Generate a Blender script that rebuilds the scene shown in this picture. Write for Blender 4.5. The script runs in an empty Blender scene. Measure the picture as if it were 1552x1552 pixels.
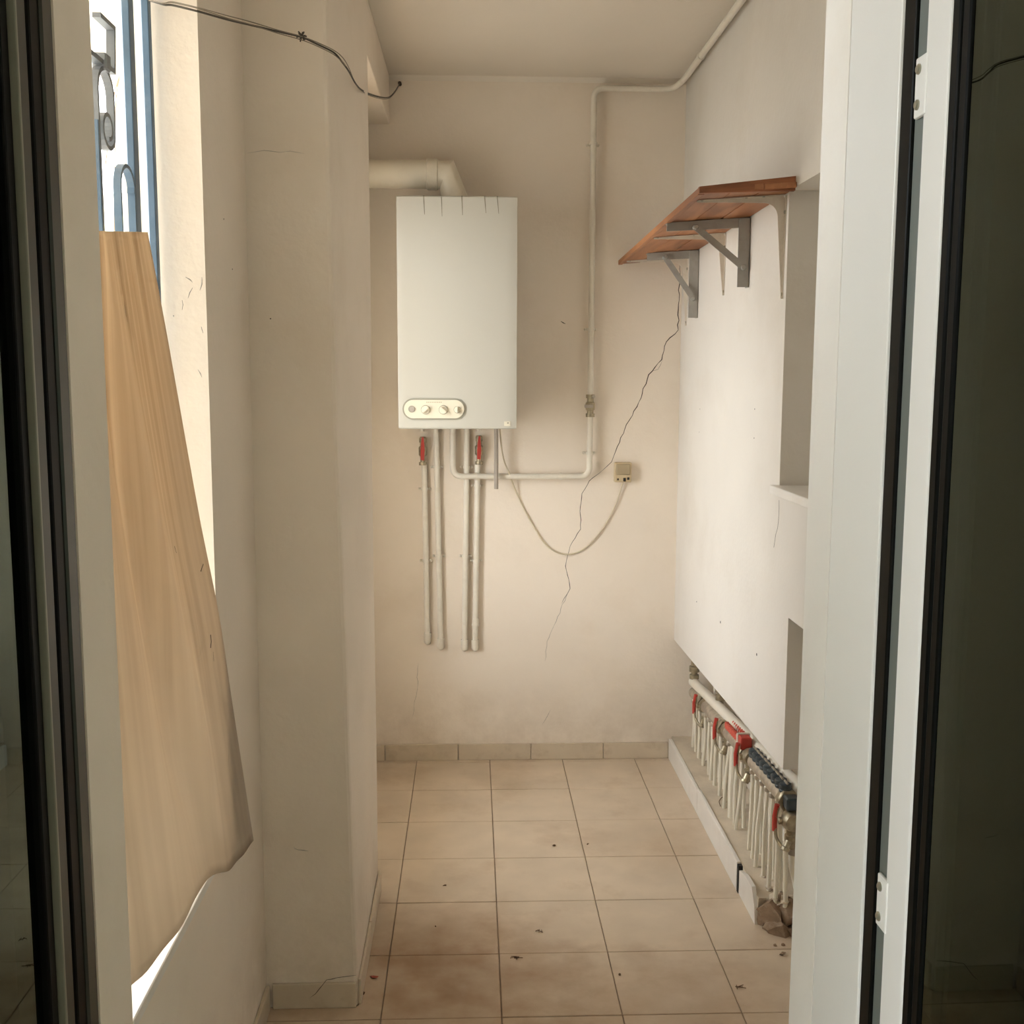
import bpy, bmesh, math, random
from mathutils import Vector, Matrix
random.seed(7)
D = bpy.data
C = bpy.context.scene.collection
PI = math.pi

# ---------------------------------------------------------------- camera, world, light, exposure
sc = bpy.context.scene
H = 1.583                     # eye height; world origin is the floor under the camera, +Y runs down the balcony
PITCH, YAW, ROLL = .1256, .03712, -.00318
F = 1661.8                    # focal length in pixels of the 1552 px frame
fwd = Vector((math.sin(YAW)*math.cos(PITCH), math.cos(YAW)*math.cos(PITCH), -math.sin(PITCH)))
r0 = Vector((math.cos(YAW), -math.sin(YAW), 0)); d0 = fwd.cross(r0)
rt = math.cos(ROLL)*r0 + math.sin(ROLL)*d0
dn = -math.sin(ROLL)*r0 + math.cos(ROLL)*d0
cam = D.objects.new('camera', D.cameras.new('camera')); C.objects.link(cam)
m = Matrix((rt, -dn, -fwd)).transposed().to_4x4(); m.translation = (0, 0, H)
cam.matrix_world = m
cam.data.sensor_fit = 'HORIZONTAL'; cam.data.sensor_width = 36; cam.data.lens = 36*F/1552
cam.data.clip_start = .02; cam.data.clip_end = 200
sc.camera = cam

w = D.worlds.new('overcast_sky'); sc.world = w; w.use_nodes = True
nt = w.node_tree; nt.nodes.clear()
wo = nt.nodes.new('ShaderNodeOutputWorld'); bg = nt.nodes.new('ShaderNodeBackground')
tc = nt.nodes.new('ShaderNodeTexCoord'); sx = nt.nodes.new('ShaderNodeSeparateXYZ'); cr = nt.nodes.new('ShaderNodeValToRGB')
nt.links.new(tc.outputs['Generated'], sx.inputs[0]); nt.links.new(sx.outputs['Z'], cr.inputs[0])
cr.color_ramp.elements[0].position = 0.0; cr.color_ramp.elements[0].color = (.92, .965, 1.0, 1)
cr.color_ramp.elements[1].position = 1.0; cr.color_ramp.elements[1].color = (.88, .945, 1.0, 1)
nt.links.new(cr.outputs[0], bg.inputs[0]); nt.links.new(bg.outputs[0], wo.inputs[0])
bg.inputs['Strength'].default_value = 4.2

vs = sc.view_settings
vs.view_transform = 'Standard'; vs.look = 'None'; vs.gamma = 1; vs.use_curve_mapping = False
vs.exposure = 1.35


def at(x, y, X=None, Y=None, Z=None):
    """point of the photograph's pixel x, y on the world plane X=, Y= or Z="""
    d = rt*((x-776)/F) + dn*((y-776)/F) + fwd
    t = X/d.x if X is not None else Y/d.y if Y is not None else (Z-H)/d.z
    return Vector((0, 0, H)) + d*t

# ---------------------------------------------------------------- materials
def mat(name, col, rough=.8, metal=0.0, spec=.5, var=.0, vscale=8, bump=0.0, bscale=120, stain=None, sscale=3, stretch=None, amt=.5):
    """procedural principled material: colour varied by noise, optional second stain colour, fine bump"""
    mt = D.materials.new(name); mt.use_nodes = True; n = mt.node_tree; b = n.nodes['Principled BSDF']
    b.inputs['Roughness'].default_value = rough; b.inputs['Metallic'].default_value = metal
    b.inputs['Specular IOR Level'].default_value = spec
    tco = n.nodes.new('ShaderNodeTexCoord'); mp = n.nodes.new('ShaderNodeMapping')
    if stretch: mp.inputs['Scale'].default_value = stretch
    n.links.new(tco.outputs['Object'], mp.inputs[0])
    nz = n.nodes.new('ShaderNodeTexNoise'); nz.inputs['Scale'].default_value = vscale; nz.inputs['Detail'].default_value = 6
    n.links.new(mp.outputs[0], nz.inputs[0])
    r = n.nodes.new('ShaderNodeValToRGB')
    lo = [max(0, c*(1-var)) for c in col]; hi = [min(1, c*(1+var*.5)) for c in col]
    r.color_ramp.elements[0].position = .3; r.color_ramp.elements[0].color = (*lo, 1)
    r.color_ramp.elements[1].position = .7; r.color_ramp.elements[1].color = (*hi, 1)
    n.links.new(nz.outputs[0], r.inputs[0]); out = r.outputs[0]
    if stain:
        n2 = n.nodes.new('ShaderNodeTexNoise'); n2.inputs['Scale'].default_value = sscale; n2.inputs['Detail'].default_value = 8
        n2.inputs['Roughness'].default_value = .65
        n.links.new(mp.outputs[0], n2.inputs[0])
        r2 = n.nodes.new('ShaderNodeValToRGB'); r2.color_ramp.elements[0].position = .52; r2.color_ramp.elements[1].position = .78
        r2.color_ramp.elements[1].color = (amt, amt, amt, 1)
        n.links.new(n2.outputs[0], r2.inputs[0])
        mx = n.nodes.new('ShaderNodeMix'); mx.data_type = 'RGBA'
        n.links.new(r2.outputs[0], mx.inputs['Factor']); n.links.new(out, mx.inputs['A'])
        mx.inputs['B'].default_value = (*stain, 1); out = mx.outputs['Result']
    n.links.new(out, b.inputs['Base Color'])
    if bump:
        n3 = n.nodes.new('ShaderNodeTexNoise'); n3.inputs['Scale'].default_value = bscale; n3.inputs['Detail'].default_value = 4
        n.links.new(mp.outputs[0], n3.inputs[0])
        bp = n.nodes.new('ShaderNodeBump'); bp.inputs['Strength'].default_value = bump; bp.inputs['Distance'].default_value = .004
        n.links.new(n3.outputs[0], bp.inputs['Height']); n.links.new(bp.outputs[0], b.inputs['Normal'])
    return mt

def wall_paint(name, col, dirt_h=.35, dirt=(.42, .31, .20), amt=.55):
    """painted plaster: broad tonal drift, fine grain, and scuffed dust staining near the floor"""
    mt = mat(name, col, rough=.85, spec=.25, var=.05, vscale=2.2, bump=.25, bscale=55, stain=tuple(c*.8*f for c, f in zip(col, (1, .93, .82))), sscale=2.5, amt=.35)
    n = mt.node_tree; b = n.nodes['Principled BSDF']
    src = b.inputs['Base Color'].links[0].from_socket
    tco = n.nodes.new('ShaderNodeTexCoord'); s = n.nodes.new('ShaderNodeSeparateXYZ'); n.links.new(tco.outputs['Object'], s.inputs[0])
    mr = n.nodes.new('ShaderNodeMapRange'); mr.inputs[1].default_value = dirt_h; mr.inputs[2].default_value = 0
    mr.inputs[3].default_value = 0; mr.inputs[4].default_value = 1
    n.links.new(s.outputs['Z'], mr.inputs[0])
    nz = n.nodes.new('ShaderNodeTexNoise'); nz.inputs['Scale'].default_value = 6; nz.inputs['Detail'].default_value = 8; nz.inputs['Roughness'].default_value = .7
    n.links.new(tco.outputs['Object'], nz.inputs[0])
    r = n.nodes.new('ShaderNodeValToRGB'); r.color_ramp.elements[0].position = .4; r.color_ramp.elements[1].position = .75
    n.links.new(nz.outputs[0], r.inputs[0])
    mu = n.nodes.new('ShaderNodeMath'); mu.operation = 'MULTIPLY'; n.links.new(mr.outputs[0], mu.inputs[0]); n.links.new(r.outputs[0], mu.inputs[1])
    m2 = n.nodes.new('ShaderNodeMath'); m2.operation = 'MULTIPLY'; n.links.new(mu.outputs[0], m2.inputs[0]); m2.inputs[1].default_value = amt
    mx = n.nodes.new('ShaderNodeMix'); mx.data_type = 'RGBA'
    n.links.new(m2.outputs[0], mx.inputs['Factor']); n.links.new(src, mx.inputs['A']); mx.inputs['B'].default_value = (*dirt, 1)
    n.links.new(mx.outputs['Result'], b.inputs['Base Color'])
    return mt

M = {}
M['plaster'] = wall_paint('cream_plaster', (.89, .785, .66))
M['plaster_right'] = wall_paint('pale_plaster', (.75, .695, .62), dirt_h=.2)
M['plaster_jamb'] = wall_paint('grey_white_plaster', (.85, .805, .745), dirt_h=.2)
M['ceiling'] = mat('ceiling_paint', (.80, .72, .61), rough=.9, spec=.2, var=.04, vscale=1.5, bump=.15, bscale=40)
M['room'] = mat('dim_room_paint', (.62, .59, .51), rough=.9, var=.05)
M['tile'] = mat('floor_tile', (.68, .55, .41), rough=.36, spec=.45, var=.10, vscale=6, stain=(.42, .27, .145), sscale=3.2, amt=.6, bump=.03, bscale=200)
def add_stains_and_shade(mt, blots):
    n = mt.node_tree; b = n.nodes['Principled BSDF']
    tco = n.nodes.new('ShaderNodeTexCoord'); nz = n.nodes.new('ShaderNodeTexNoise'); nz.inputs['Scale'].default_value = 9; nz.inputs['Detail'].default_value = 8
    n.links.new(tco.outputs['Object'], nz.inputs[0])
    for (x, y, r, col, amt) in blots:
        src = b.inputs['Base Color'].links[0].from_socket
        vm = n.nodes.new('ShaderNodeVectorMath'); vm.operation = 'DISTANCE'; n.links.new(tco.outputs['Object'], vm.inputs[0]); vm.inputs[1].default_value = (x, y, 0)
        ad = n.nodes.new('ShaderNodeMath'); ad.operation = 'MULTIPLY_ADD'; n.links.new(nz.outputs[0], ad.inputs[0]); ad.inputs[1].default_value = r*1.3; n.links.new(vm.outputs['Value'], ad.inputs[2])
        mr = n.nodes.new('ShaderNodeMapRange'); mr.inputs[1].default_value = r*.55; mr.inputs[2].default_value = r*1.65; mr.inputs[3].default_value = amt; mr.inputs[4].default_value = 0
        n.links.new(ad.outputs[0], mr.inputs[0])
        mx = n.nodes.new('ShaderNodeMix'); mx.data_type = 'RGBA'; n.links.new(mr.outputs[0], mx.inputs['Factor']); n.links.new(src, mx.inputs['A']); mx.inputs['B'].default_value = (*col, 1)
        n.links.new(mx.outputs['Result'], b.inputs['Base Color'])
add_stains_and_shade(M['tile'], [(.10, 4.16, .16, (.40, .28, .16), .5), (.17, 4.05, .09, (.42, .30, .18), .4), (.15, 2.1, .85, (.42, .255, .13), .75), (-.12, 2.78, .46, (.29, .145, .055), .8), (.55, 2.6, .35, (.34, .21, .11), .3), (.62, 3.5, .3, (.42, .29, .17), .35)])  # brown stains; the blot beside the pillar also paints in the pillar's shade
M['grout'] = mat('grout', (.36, .265, .185), rough=.95, var=.2, vscale=30)
M['skirt'] = mat('skirting_tile', (.68, .57, .43), rough=.4, var=.08, vscale=9, stain=(.42, .30, .18), sscale=14, amt=.5)
M['skirt_white'] = mat('white_skirting_tile', (.82, .77, .70), rough=.4, var=.05, vscale=9, stain=(.6, .5, .4), sscale=10, amt=.3)
M['concrete'] = mat('dusty_concrete', (.66, .56, .43), rough=.95, var=.15, vscale=9, stain=(.42, .33, .25), sscale=6, amt=.5, bump=.5, bscale=60)
M['rubble'] = mat('broken_masonry', (.31, .21, .135), rough=1, var=.35, vscale=22, stain=(.5, .42, .33), sscale=30, amt=.7, bump=.9, bscale=60)
M['hollow_shade'] = mat('hollow_shade_masonry', (.13, .085, .055), rough=1, var=.4, vscale=25, bump=.9, bscale=60)  # dark colour painting the shade of the hollow at the plinth's broken end
M['dark'] = mat('dark_gap', (.03, .025, .02), rough=1)
M['crack'] = mat('crack_line', (.09, .065, .045), rough=1, var=.4, vscale=60)
M['boiler'] = mat('white_enamel', (.56, .53, .455), rough=.3, spec=.5, var=.02, vscale=2)
M['panel'] = mat('cream_plastic', (.78, .71, .56), rough=.4, var=.03, vscale=20)
M['panel_rim'] = mat('grey_rim', (.33, .31, .24), rough=.5)
M['slot'] = mat('grimy_slot', (.30, .27, .20), rough=.9, var=.3, vscale=40)
M['pipe'] = mat('painted_pipe', (.80, .735, .62), rough=.42, var=.06, vscale=14, stain=(.5, .4, .28), sscale=18, amt=.35)
M['pipe_white'] = mat('white_plastic_pipe', (.84, .77, .64), rough=.35, var=.04, vscale=10)
M['flue'] = mat('flue_enamel', (.80, .72, .58), rough=.4, var=.06, vscale=9, stain=(.48, .36, .24), sscale=6, amt=.45)
M['grey_tube'] = mat('grey_tube', (.42, .36, .30), rough=.5, var=.1)
M['brass'] = mat('tarnished_brass', (.42, .36, .25), rough=.42, metal=.75, var=.35, vscale=60)
M['nickel'] = mat('dull_nickel', (.56, .50, .41), rough=.38, metal=.7, var=.25, vscale=40)
M['red'] = mat('red_lever', (.50, .05, .035), rough=.4, var=.15, vscale=30)
M['red_cap'] = mat('red_cap', (.66, .11, .07), rough=.45, var=.15, vscale=40)
M['blue_cap'] = mat('dark_blue_cap', (.055, .07, .078), rough=.4, var=.25, vscale=30)
M['black_rubber'] = mat('black_rubber', (.0025, .003, .0025), rough=.4, spec=.08)
M['charcoal'] = mat('dark_bronze_profile', (.035, .037, .028), rough=.35, spec=.4)
M['charcoal_light'] = mat('bronze_bead', (.22, .22, .17), rough=.3)
M['alu_white'] = mat('white_aluminium', (.82, .80, .765), rough=.38, spec=.4, var=.02, vscale=3)
M['alu_grey'] = mat('grey_aluminium', (.13, .15, .14), rough=.45, var=.03)
M['screw'] = mat('screw_steel', (.42, .40, .32), rough=.3, metal=.8)
M['steel_grey'] = mat('grey_painted_steel', (.36, .34, .30), rough=.5, var=.1, vscale=30, stain=(.22, .17, .12), sscale=25, amt=.4)
M['bracket_white'] = mat('white_painted_steel', (.74, .66, .55), rough=.45, var=.07, vscale=30, stain=(.4, .3, .2), sscale=30, amt=.4)
M['blue'] = mat('weathered_blue_paint', (.085, .145, .215), rough=.5, var=.18, vscale=12, stain=(.20, .24, .27), sscale=9, amt=.6)
M['grey_iron'] = mat('grey_scroll_iron', (.20, .21, .22), rough=.55, var=.15)
M['wire'] = mat('old_wire', (.075, .06, .04), rough=.7)
M['wire_thin'] = mat('thin_wire', (.26, .21, .15), rough=.7)
M['cable'] = mat('cream_cable', (.66, .56, .40), rough=.5)
M['socket'] = mat('aged_plastic_box', (.66, .52, .32), rough=.5, var=.08, stain=(.4, .26, .13), sscale=30, amt=.5)
M['socket_dark'] = mat('brown_box_front', (.46, .36, .22), rough=.5, var=.1)
M['house'] = mat('pale_green_render', (.55, .58, .42), rough=.9, var=.08)
M['house_roof'] = mat('house_roof_edge', (.5, .45, .36), rough=.9, var=.1)
M['yard'] = mat('yard_concrete', (.62, .59, .53), rough=.95, var=.15, vscale=1)
M['leaf'] = mat('dry_leaf', (.16, .09, .045), rough=.9, var=.3)
M['redbit'] = mat('red_smear', (.42, .10, .06), rough=.9)

def wood_mat(name, a, b_, axis_stretch, rough=.6):
    mt = D.materials.new(name); mt.use_nodes = True; n = mt.node_tree; b = n.nodes['Principled BSDF']
    tco = n.nodes.new('ShaderNodeTexCoord'); mp = n.nodes.new('ShaderNodeMapping'); mp.inputs['Scale'].default_value = axis_stretch
    n.links.new(tco.outputs['Object'], mp.inputs[0])
    nz = n.nodes.new('ShaderNodeTexNoise'); nz.inputs['Scale'].default_value = 1; nz.inputs['Detail'].default_value = 7; nz.inputs['Distortion'].default_value = .6
    n.links.new(mp.outputs[0], nz.inputs[0])
    r = n.nodes.new('ShaderNodeValToRGB'); r.color_ramp.elements[0].position = .35; r.color_ramp.elements[1].position = .66
    r.color_ramp.elements[0].color = (*a, 1); r.color_ramp.elements[1].color = (*b_, 1)
    n.links.new(nz.outputs[0], r.inputs[0]); n.links.new(r.outputs[0], b.inputs['Base Color'])
    b.inputs['Roughness'].default_value = rough
    return mt
M['wood'] = wood_mat('orange_brown_wood', (.26, .095, .035), (.50, .215, .09), (14, 2.5, 14), .5)
M['wood_dark'] = wood_mat('dark_wood_end', (.20, .07, .028), (.36, .13, .05), (5, 30, 30), .6)

def sheet_mat():
    """thin translucent fibreglass-like sheet, tan, streaked along its length"""
    mt = D.materials.new('translucent_tan_sheet'); mt.use_nodes = True; n = mt.node_tree; n.nodes.clear()
    out = n.nodes.new('ShaderNodeOutputMaterial')
    tco = n.nodes.new('ShaderNodeTexCoord'); mp = n.nodes.new('ShaderNodeMapping'); mp.inputs['Scale'].default_value = (26, 1.3, 1)
    n.links.new(tco.outputs['UV'], mp.inputs[0])
    nz = n.nodes.new('ShaderNodeTexNoise'); nz.inputs['Scale'].default_value = 1; nz.inputs['Detail'].default_value = 6; nz.inputs['Distortion'].default_value = .3
    n.links.new(mp.outputs[0], nz.inputs[0])
    r = n.nodes.new('ShaderNodeValToRGB'); r.color_ramp.elements[0].position = .3; r.color_ramp.elements[1].position = .72
    r.color_ramp.elements[0].color = (.53, .385, .24, 1); r.color_ramp.elements[1].color = (.76, .61, .43, 1)
    n.links.new(nz.outputs[0], r.inputs[0])
    # greyer film of dust towards the foot of the sheet
    sp = n.nodes.new('ShaderNodeSeparateXYZ'); n.links.new(tco.outputs['UV'], sp.inputs[0])
    mr = n.nodes.new('ShaderNodeMapRange'); mr.inputs[1].default_value = .75; mr.inputs[2].default_value = .15; n.links.new(sp.outputs['Y'], mr.inputs[0])
    mr.inputs[4].default_value = .7
    mx = n.nodes.new('ShaderNodeMix'); mx.data_type = 'RGBA'; n.links.new(mr.outputs[0], mx.inputs['Factor'])
    n.links.new(r.outputs[0], mx.inputs['A']); mx.inputs['B'].default_value = (.64, .56, .46, 1)
    d = n.nodes.new('ShaderNodeBsdfDiffuse'); t = n.nodes.new('ShaderNodeBsdfTranslucent'); g = n.nodes.new('ShaderNodeBsdfGlossy')
    g.inputs['Roughness'].default_value = .4
    n.links.new(mx.outputs['Result'], d.inputs[0]); n.links.new(mx.outputs['Result'], t.inputs[0])
    m1 = n.nodes.new('ShaderNodeMixShader'); m1.inputs[0].default_value = .36
    n.links.new(d.outputs[0], m1.inputs[1]); n.links.new(t.outputs[0], m1.inputs[2])
    m2 = n.nodes.new('ShaderNodeMixShader'); m2.inputs[0].default_value = .04
    n.links.new(m1.outputs[0], m2.inputs[1]); n.links.new(g.outputs[0], m2.inputs[2]); n.links.new(m2.outputs[0], out.inputs[0])
    return mt
M['sheet'] = sheet_mat()

def glass_mat():
    """dark tinted door glass: mirror by Fresnel, the rest seen through the tint"""
    mt = D.materials.new('tinted_glass'); mt.use_nodes = True; n = mt.node_tree; n.nodes.clear()
    out = n.nodes.new('ShaderNodeOutputMaterial'); tr = n.nodes.new('ShaderNodeBsdfTransparent'); g = n.nodes.new('ShaderNodeBsdfGlossy')
    tr.inputs[0].default_value = (.36, .50, .43, 1); g.inputs['Roughness'].default_value = .01; g.inputs[0].default_value = (.82, 1, .90, 1)
    fr = n.nodes.new('ShaderNodeFresnel'); fr.inputs[0].default_value = 1.66
    mx = n.nodes.new('ShaderNodeMixShader'); n.links.new(fr.outputs[0], mx.inputs[0]); n.links.new(tr.outputs[0], mx.inputs[1]); n.links.new(g.outputs[0], mx.inputs[2])
    n.links.new(mx.outputs[0], out.inputs[0])
    return mt
M['glass'] = glass_mat()

# ---------------------------------------------------------------- mesh helpers
class MB:
    """collects geometry; build() links it as ONE mesh object"""
    def __init__(s): s.bm = bmesh.new()
    def box(s, x0, x1, y0, y1, z0, z1, bev=0, seg=2, mtx=None):
        b = bmesh.new()
        bmesh.ops.create_cube(b, size=1)
        for v in b.verts: v.co = Vector(((x0+x1)/2 + v.co.x*(x1-x0), (y0+y1)/2 + v.co.y*(y1-y0), (z0+z1)/2 + v.co.z*(z1-z0)))
        if bev: bmesh.ops.bevel(b, geom=b.edges[:], offset=bev, segments=seg, affect='EDGES', profile=.5)
        s.merge(b, mtx); return s
    def merge(s, b, mtx=None):
        if mtx: bmesh.ops.transform(b, matrix=mtx, verts=b.verts[:])
        mp = {v: s.bm.verts.new(v.co) for v in b.verts}
        for f in b.faces:
            try: nf = s.bm.faces.new([mp[v] for v in f.verts]); nf.smooth = f.smooth
            except ValueError: pass
        b.free()
    def tube(s, pts, r, seg=12, caps=True, radii=None):
        pts = [Vector(p) for p in pts]; n = len(pts); rings = []; prev = None
        for i, p in enumerate(pts):
            t = (pts[min(i+1, n-1)] - pts[max(i-1, 0)]).normalized()
            if prev is None:
                a = Vector((0, 0, 1)) if abs(t.z) < .9 else Vector((1, 0, 0)); u = t.cross(a).normalized()
            else: u = (prev - t*prev.dot(t)).normalized()
            prev = u; v = t.cross(u); rr = radii[i] if radii else r
            rings.append([s.bm.verts.new(p + (u*math.cos(2*PI*k/seg) + v*math.sin(2*PI*k/seg))*rr) for k in range(seg)])
        for a, b in zip(rings, rings[1:]):
            for k in range(seg): f = s.bm.faces.new((a[k], a[(k+1) % seg], b[(k+1) % seg], b[k])); f.smooth = True
        if caps: s.bm.faces.new(rings[0][::-1]); s.bm.faces.new(rings[-1])
        return s
    def cyl(s, a, b, r, seg=16): return s.tube([a, b], r, seg)
    def lathe(s, a, axis, prof, seg=20):
        """profile [(distance along axis, radius)] turned about axis through a"""
        a = Vector(a); ax = Vector(axis).normalized()
        h = Vector((0, 0, 1)) if abs(ax.z) < .9 else Vector((1, 0, 0)); u = ax.cross(h).normalized(); v = ax.cross(u)
        rings = [[s.bm.verts.new(a + ax*d + (u*math.cos(2*PI*k/seg) + v*math.sin(2*PI*k/seg))*max(r, .0002)) for k in range(seg)] for d, r in prof]
        for p, q in zip(rings, rings[1:]):
            for k in range(seg): f = s.bm.faces.new((p[k], p[(k+1) % seg], q[(k+1) % seg], q[k])); f.smooth = True
        s.bm.faces.new(rings[0][::-1]); s.bm.faces.new(rings[-1]); return s
    def prism(s, pts, vec):
        """closed polygon pts extruded by vec"""
        vec = Vector(vec); A = [s.bm.verts.new(Vector(p)) for p in pts]; B = [s.bm.verts.new(Vector(p)+vec) for p in pts]; n = len(A)
        s.bm.faces.new(A[::-1]); s.bm.faces.new(B)
        for k in range(n): s.bm.faces.new((A[k], A[(k+1) % n], B[(k+1) % n], B[k]))
        return s
    def flat(s, pts, wdt, thk, nrm):
        """flat bar of width wdt in the plane with normal nrm, thickness thk, along pts"""
        pts = [Vector(p) for p in pts]; nrm = Vector(nrm).normalized(); n = len(pts); rings = []
        for i, p in enumerate(pts):
            if 0 < i < n-1:
                t1 = (pts[i]-pts[i-1]).normalized(); t2 = (pts[i+1]-pts[i]).normalized(); t = (t1+t2).normalized(); k = 1/max(.5, t.dot(t2))
            else: t = (pts[min(i+1, n-1)]-pts[max(i-1, 0)]).normalized(); k = 1
            u = t.cross(nrm).normalized()*wdt/2*k; h = nrm*thk/2
            rings.append([s.bm.verts.new(p+u+h), s.bm.verts.new(p-u+h), s.bm.verts.new(p-u-h), s.bm.verts.new(p+u-h)])
        for a, b in zip(rings, rings[1:]):
            for k in range(4): s.bm.faces.new((a[k], a[(k+1) % 4], b[(k+1) % 4], b[k]))
        s.bm.faces.new(rings[0][::-1]); s.bm.faces.new(rings[-1]); return s
    def cells(s, xs, ys, zs, solid):
        """solid of grid cells; only boundary faces are made"""
        nx, ny, nz = len(xs)-1, len(ys)-1, len(zs)-1; V = {}
        def v(i, j, k):
            if (i, j, k) not in V: V[i, j, k] = s.bm.verts.new((xs[i], ys[j], zs[k]))
            return V[i, j, k]
        def S(i, j, k): return 0 <= i < nx and 0 <= j < ny and 0 <= k < nz and solid((xs[i]+xs[i+1])/2, (ys[j]+ys[j+1])/2, (zs[k]+zs[k+1])/2)
        for i in range(nx):
            for j in range(ny):
                for k in range(nz):
                    if not S(i, j, k): continue
                    I, J, K = i+1, j+1, k+1
                    if not S(i-1, j, k): s.bm.faces.new((v(i,j,k), v(i,j,K), v(i,J,K), v(i,J,k)))
                    if not S(i+1, j, k): s.bm.faces.new((v(I,j,k), v(I,J,k), v(I,J,K), v(I,j,K)))
                    if not S(i, j-1, k): s.bm.faces.new((v(i,j,k), v(I,j,k), v(I,j,K), v(i,j,K)))
                    if not S(i, j+1, k): s.bm.faces.new((v(i,J,k), v(i,J,K), v(I,J,K), v(I,J,k)))
                    if not S(i, j, k-1): s.bm.faces.new((v(i,j,k), v(i,J,k), v(I,J,k), v(I,j,k)))
                    if not S(i, j, k+1): s.bm.faces.new((v(i,j,K), v(I,j,K), v(I,J,K), v(i,J,K)))
        return s
    def build(s, name, mt, parent=None, recalc=True):
        if LEAN:
            for v in s.bm.verts: v.co.z += LEAN*(v.co.x-XR)*max(0, min(1, 1-(ztop_ref-v.co.z)/.12))
        if recalc: bmesh.ops.recalc_face_normals(s.bm, faces=s.bm.faces[:])
        s.bm.normal_update()
        for e in s.bm.edges:
            if len(e.link_faces) == 2 and e.calc_face_angle(0) > .6: e.smooth = False
        me = D.meshes.new(name); s.bm.to_mesh(me); s.bm.free(); me.materials.append(mt)
        o = D.objects.new(name, me); C.objects.link(o)
        if parent:
            o.parent = parent
            # meshes are written in world coordinates: undo the parent's placement
            o.matrix_parent_inverse = parent_matrix(parent).inverted()
        return o

PM = {}
LEAN = 0; ztop_ref = 0
def parent_matrix(o):
    if o.name in PM: return PM[o.name]
    return Matrix.Identity(4)
def thing(name, label, cat, loc, group=None, kind=None):
    o = D.objects.new(name, None); C.objects.link(o); o.location = loc; o.empty_display_size = .05
    PM[o.name] = Matrix.Translation(Vector(loc))
    if label: o['label'] = label
    if cat: o['category'] = cat
    if group: o['group'] = group
    if kind: o['kind'] = kind
    return o
def tag(o, label=None, cat=None, group=None):
    if label: o['label'] = label
    if cat: o['category'] = cat
    if group: o['group'] = group
    return o
def struct(o, label=None):
    o['kind'] = 'structure'
    if label: o['label'] = label
    return o
def copy_thing(o, loc, label, group=None):
    """copy of a thing with copies of its parts and sub-parts, sharing mesh data"""
    r = o.copy(); C.objects.link(r); r.location = loc; r['label'] = label
    if group: r['group'] = group
    for ch in D.objects[:]:
        if ch.parent is o:
            c = ch.copy(); C.objects.link(c); c.parent = r
            for g in D.objects[:]:
                if g.parent is ch: d = g.copy(); C.objects.link(d); d.parent = c
    return r
def smooth_path(pts, n=8):
    """Catmull-Rom through pts"""
    P = [Vector(p) for p in pts]; P = [P[0]*2-P[1]] + P + [P[-1]*2-P[-2]]; out = []
    for i in range(1, len(P)-2):
        a, b, c, d = P[i-1:i+3]
        for k in range(n):
            t = k/n; out.append(.5*((2*b) + (c-a)*t + (2*a-5*b+4*c-d)*t*t + (3*b-a-3*c+d)*t**3))
    out.append(P[-2]); return out
def bend(pts, r=.03, n=6):
    """polyline with its corners rounded to radius r"""
    P = [Vector(p) for p in pts]; out = [P[0]]
    for i in range(1, len(P)-1):
        a = (P[i-1]-P[i]).normalized(); b = (P[i+1]-P[i]).normalized(); rr = min(r, (P[i-1]-P[i]).length*.45, (P[i+1]-P[i]).length*.45)
        for k in range(n+1):
            t = k/n; out.append((P[i]+a*rr)*(1-t)**2 + P[i]*2*t*(1-t) + (P[i]+b*rr)*t*t)
    out.append(P[-1]); return out

# ================================================================ the setting
XL, XR, YB, ZC = -.515, .83, 4.374, 2.71
PX, PY0, PY1 = -.288, 2.60, 3.225          # pillar face, front and back
XO = -.665                                  # outer face of the left wall

# floor: slab with recessed grout, each tile its own piece
floor = struct(MB().box(-1.75, 1.75, -1.6, YB+.2, -.12, -.004).build('floor', M['grout']))
tx = [.0734 + .3*i for i in range(-6, 7)]; ty = [4.3387 - .3*j for j in range(0, 20)]
def add_tile(x0, x1, y0, y1):
    g = .0013
    if x1-x0 < .01 or y1-y0 < .01: return
    dz = random.uniform(-.0006, .0006)
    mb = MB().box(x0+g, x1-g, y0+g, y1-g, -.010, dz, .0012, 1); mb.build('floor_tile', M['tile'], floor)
for i in range(len(tx)-1):
    for j in range(-1, len(ty)-1):
        y1 = YB if j < 0 else ty[j]; y0 = ty[j+1]
        if y1 < 1.2 or tx[i+1] < XL: continue
        x0, x1 = max(tx[i], XL), min(tx[i+1], 1.0)
        if x1 <= x0: continue
        if x0 < PX and y1 > PY0 and y0 < PY1:
            # cut round the pillar in one piece
            g = .0013
            if y1 > PY1: P = [(PX+g, y0+g), (x1-g, y0+g), (x1-g, y1-g), (x0+g, y1-g), (x0+g, PY1+g), (PX+g, PY1+g)]
            elif y0 < PY0: P = [(x0+g, y0+g), (x1-g, y0+g), (x1-g, y1-g), (PX+g, y1-g), (PX+g, PY0-g), (x0+g, PY0-g)]
            else: P = [(PX+g, y0+g), (x1-g, y0+g), (x1-g, y1-g), (PX+g, y1-g)]
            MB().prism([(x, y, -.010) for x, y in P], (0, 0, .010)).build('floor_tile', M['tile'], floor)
            continue
        add_tile(x0, x1, y0, y1)

struct(MB().box(-1.75, 1.75, -1.6, YB+.2, ZC, ZC+.15).build('ceiling', M['ceiling']))
wb = struct(MB().box(-.9, 1.2, YB, YB+.2, -.1, ZC).build('wall_back', M['plaster']))

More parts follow.
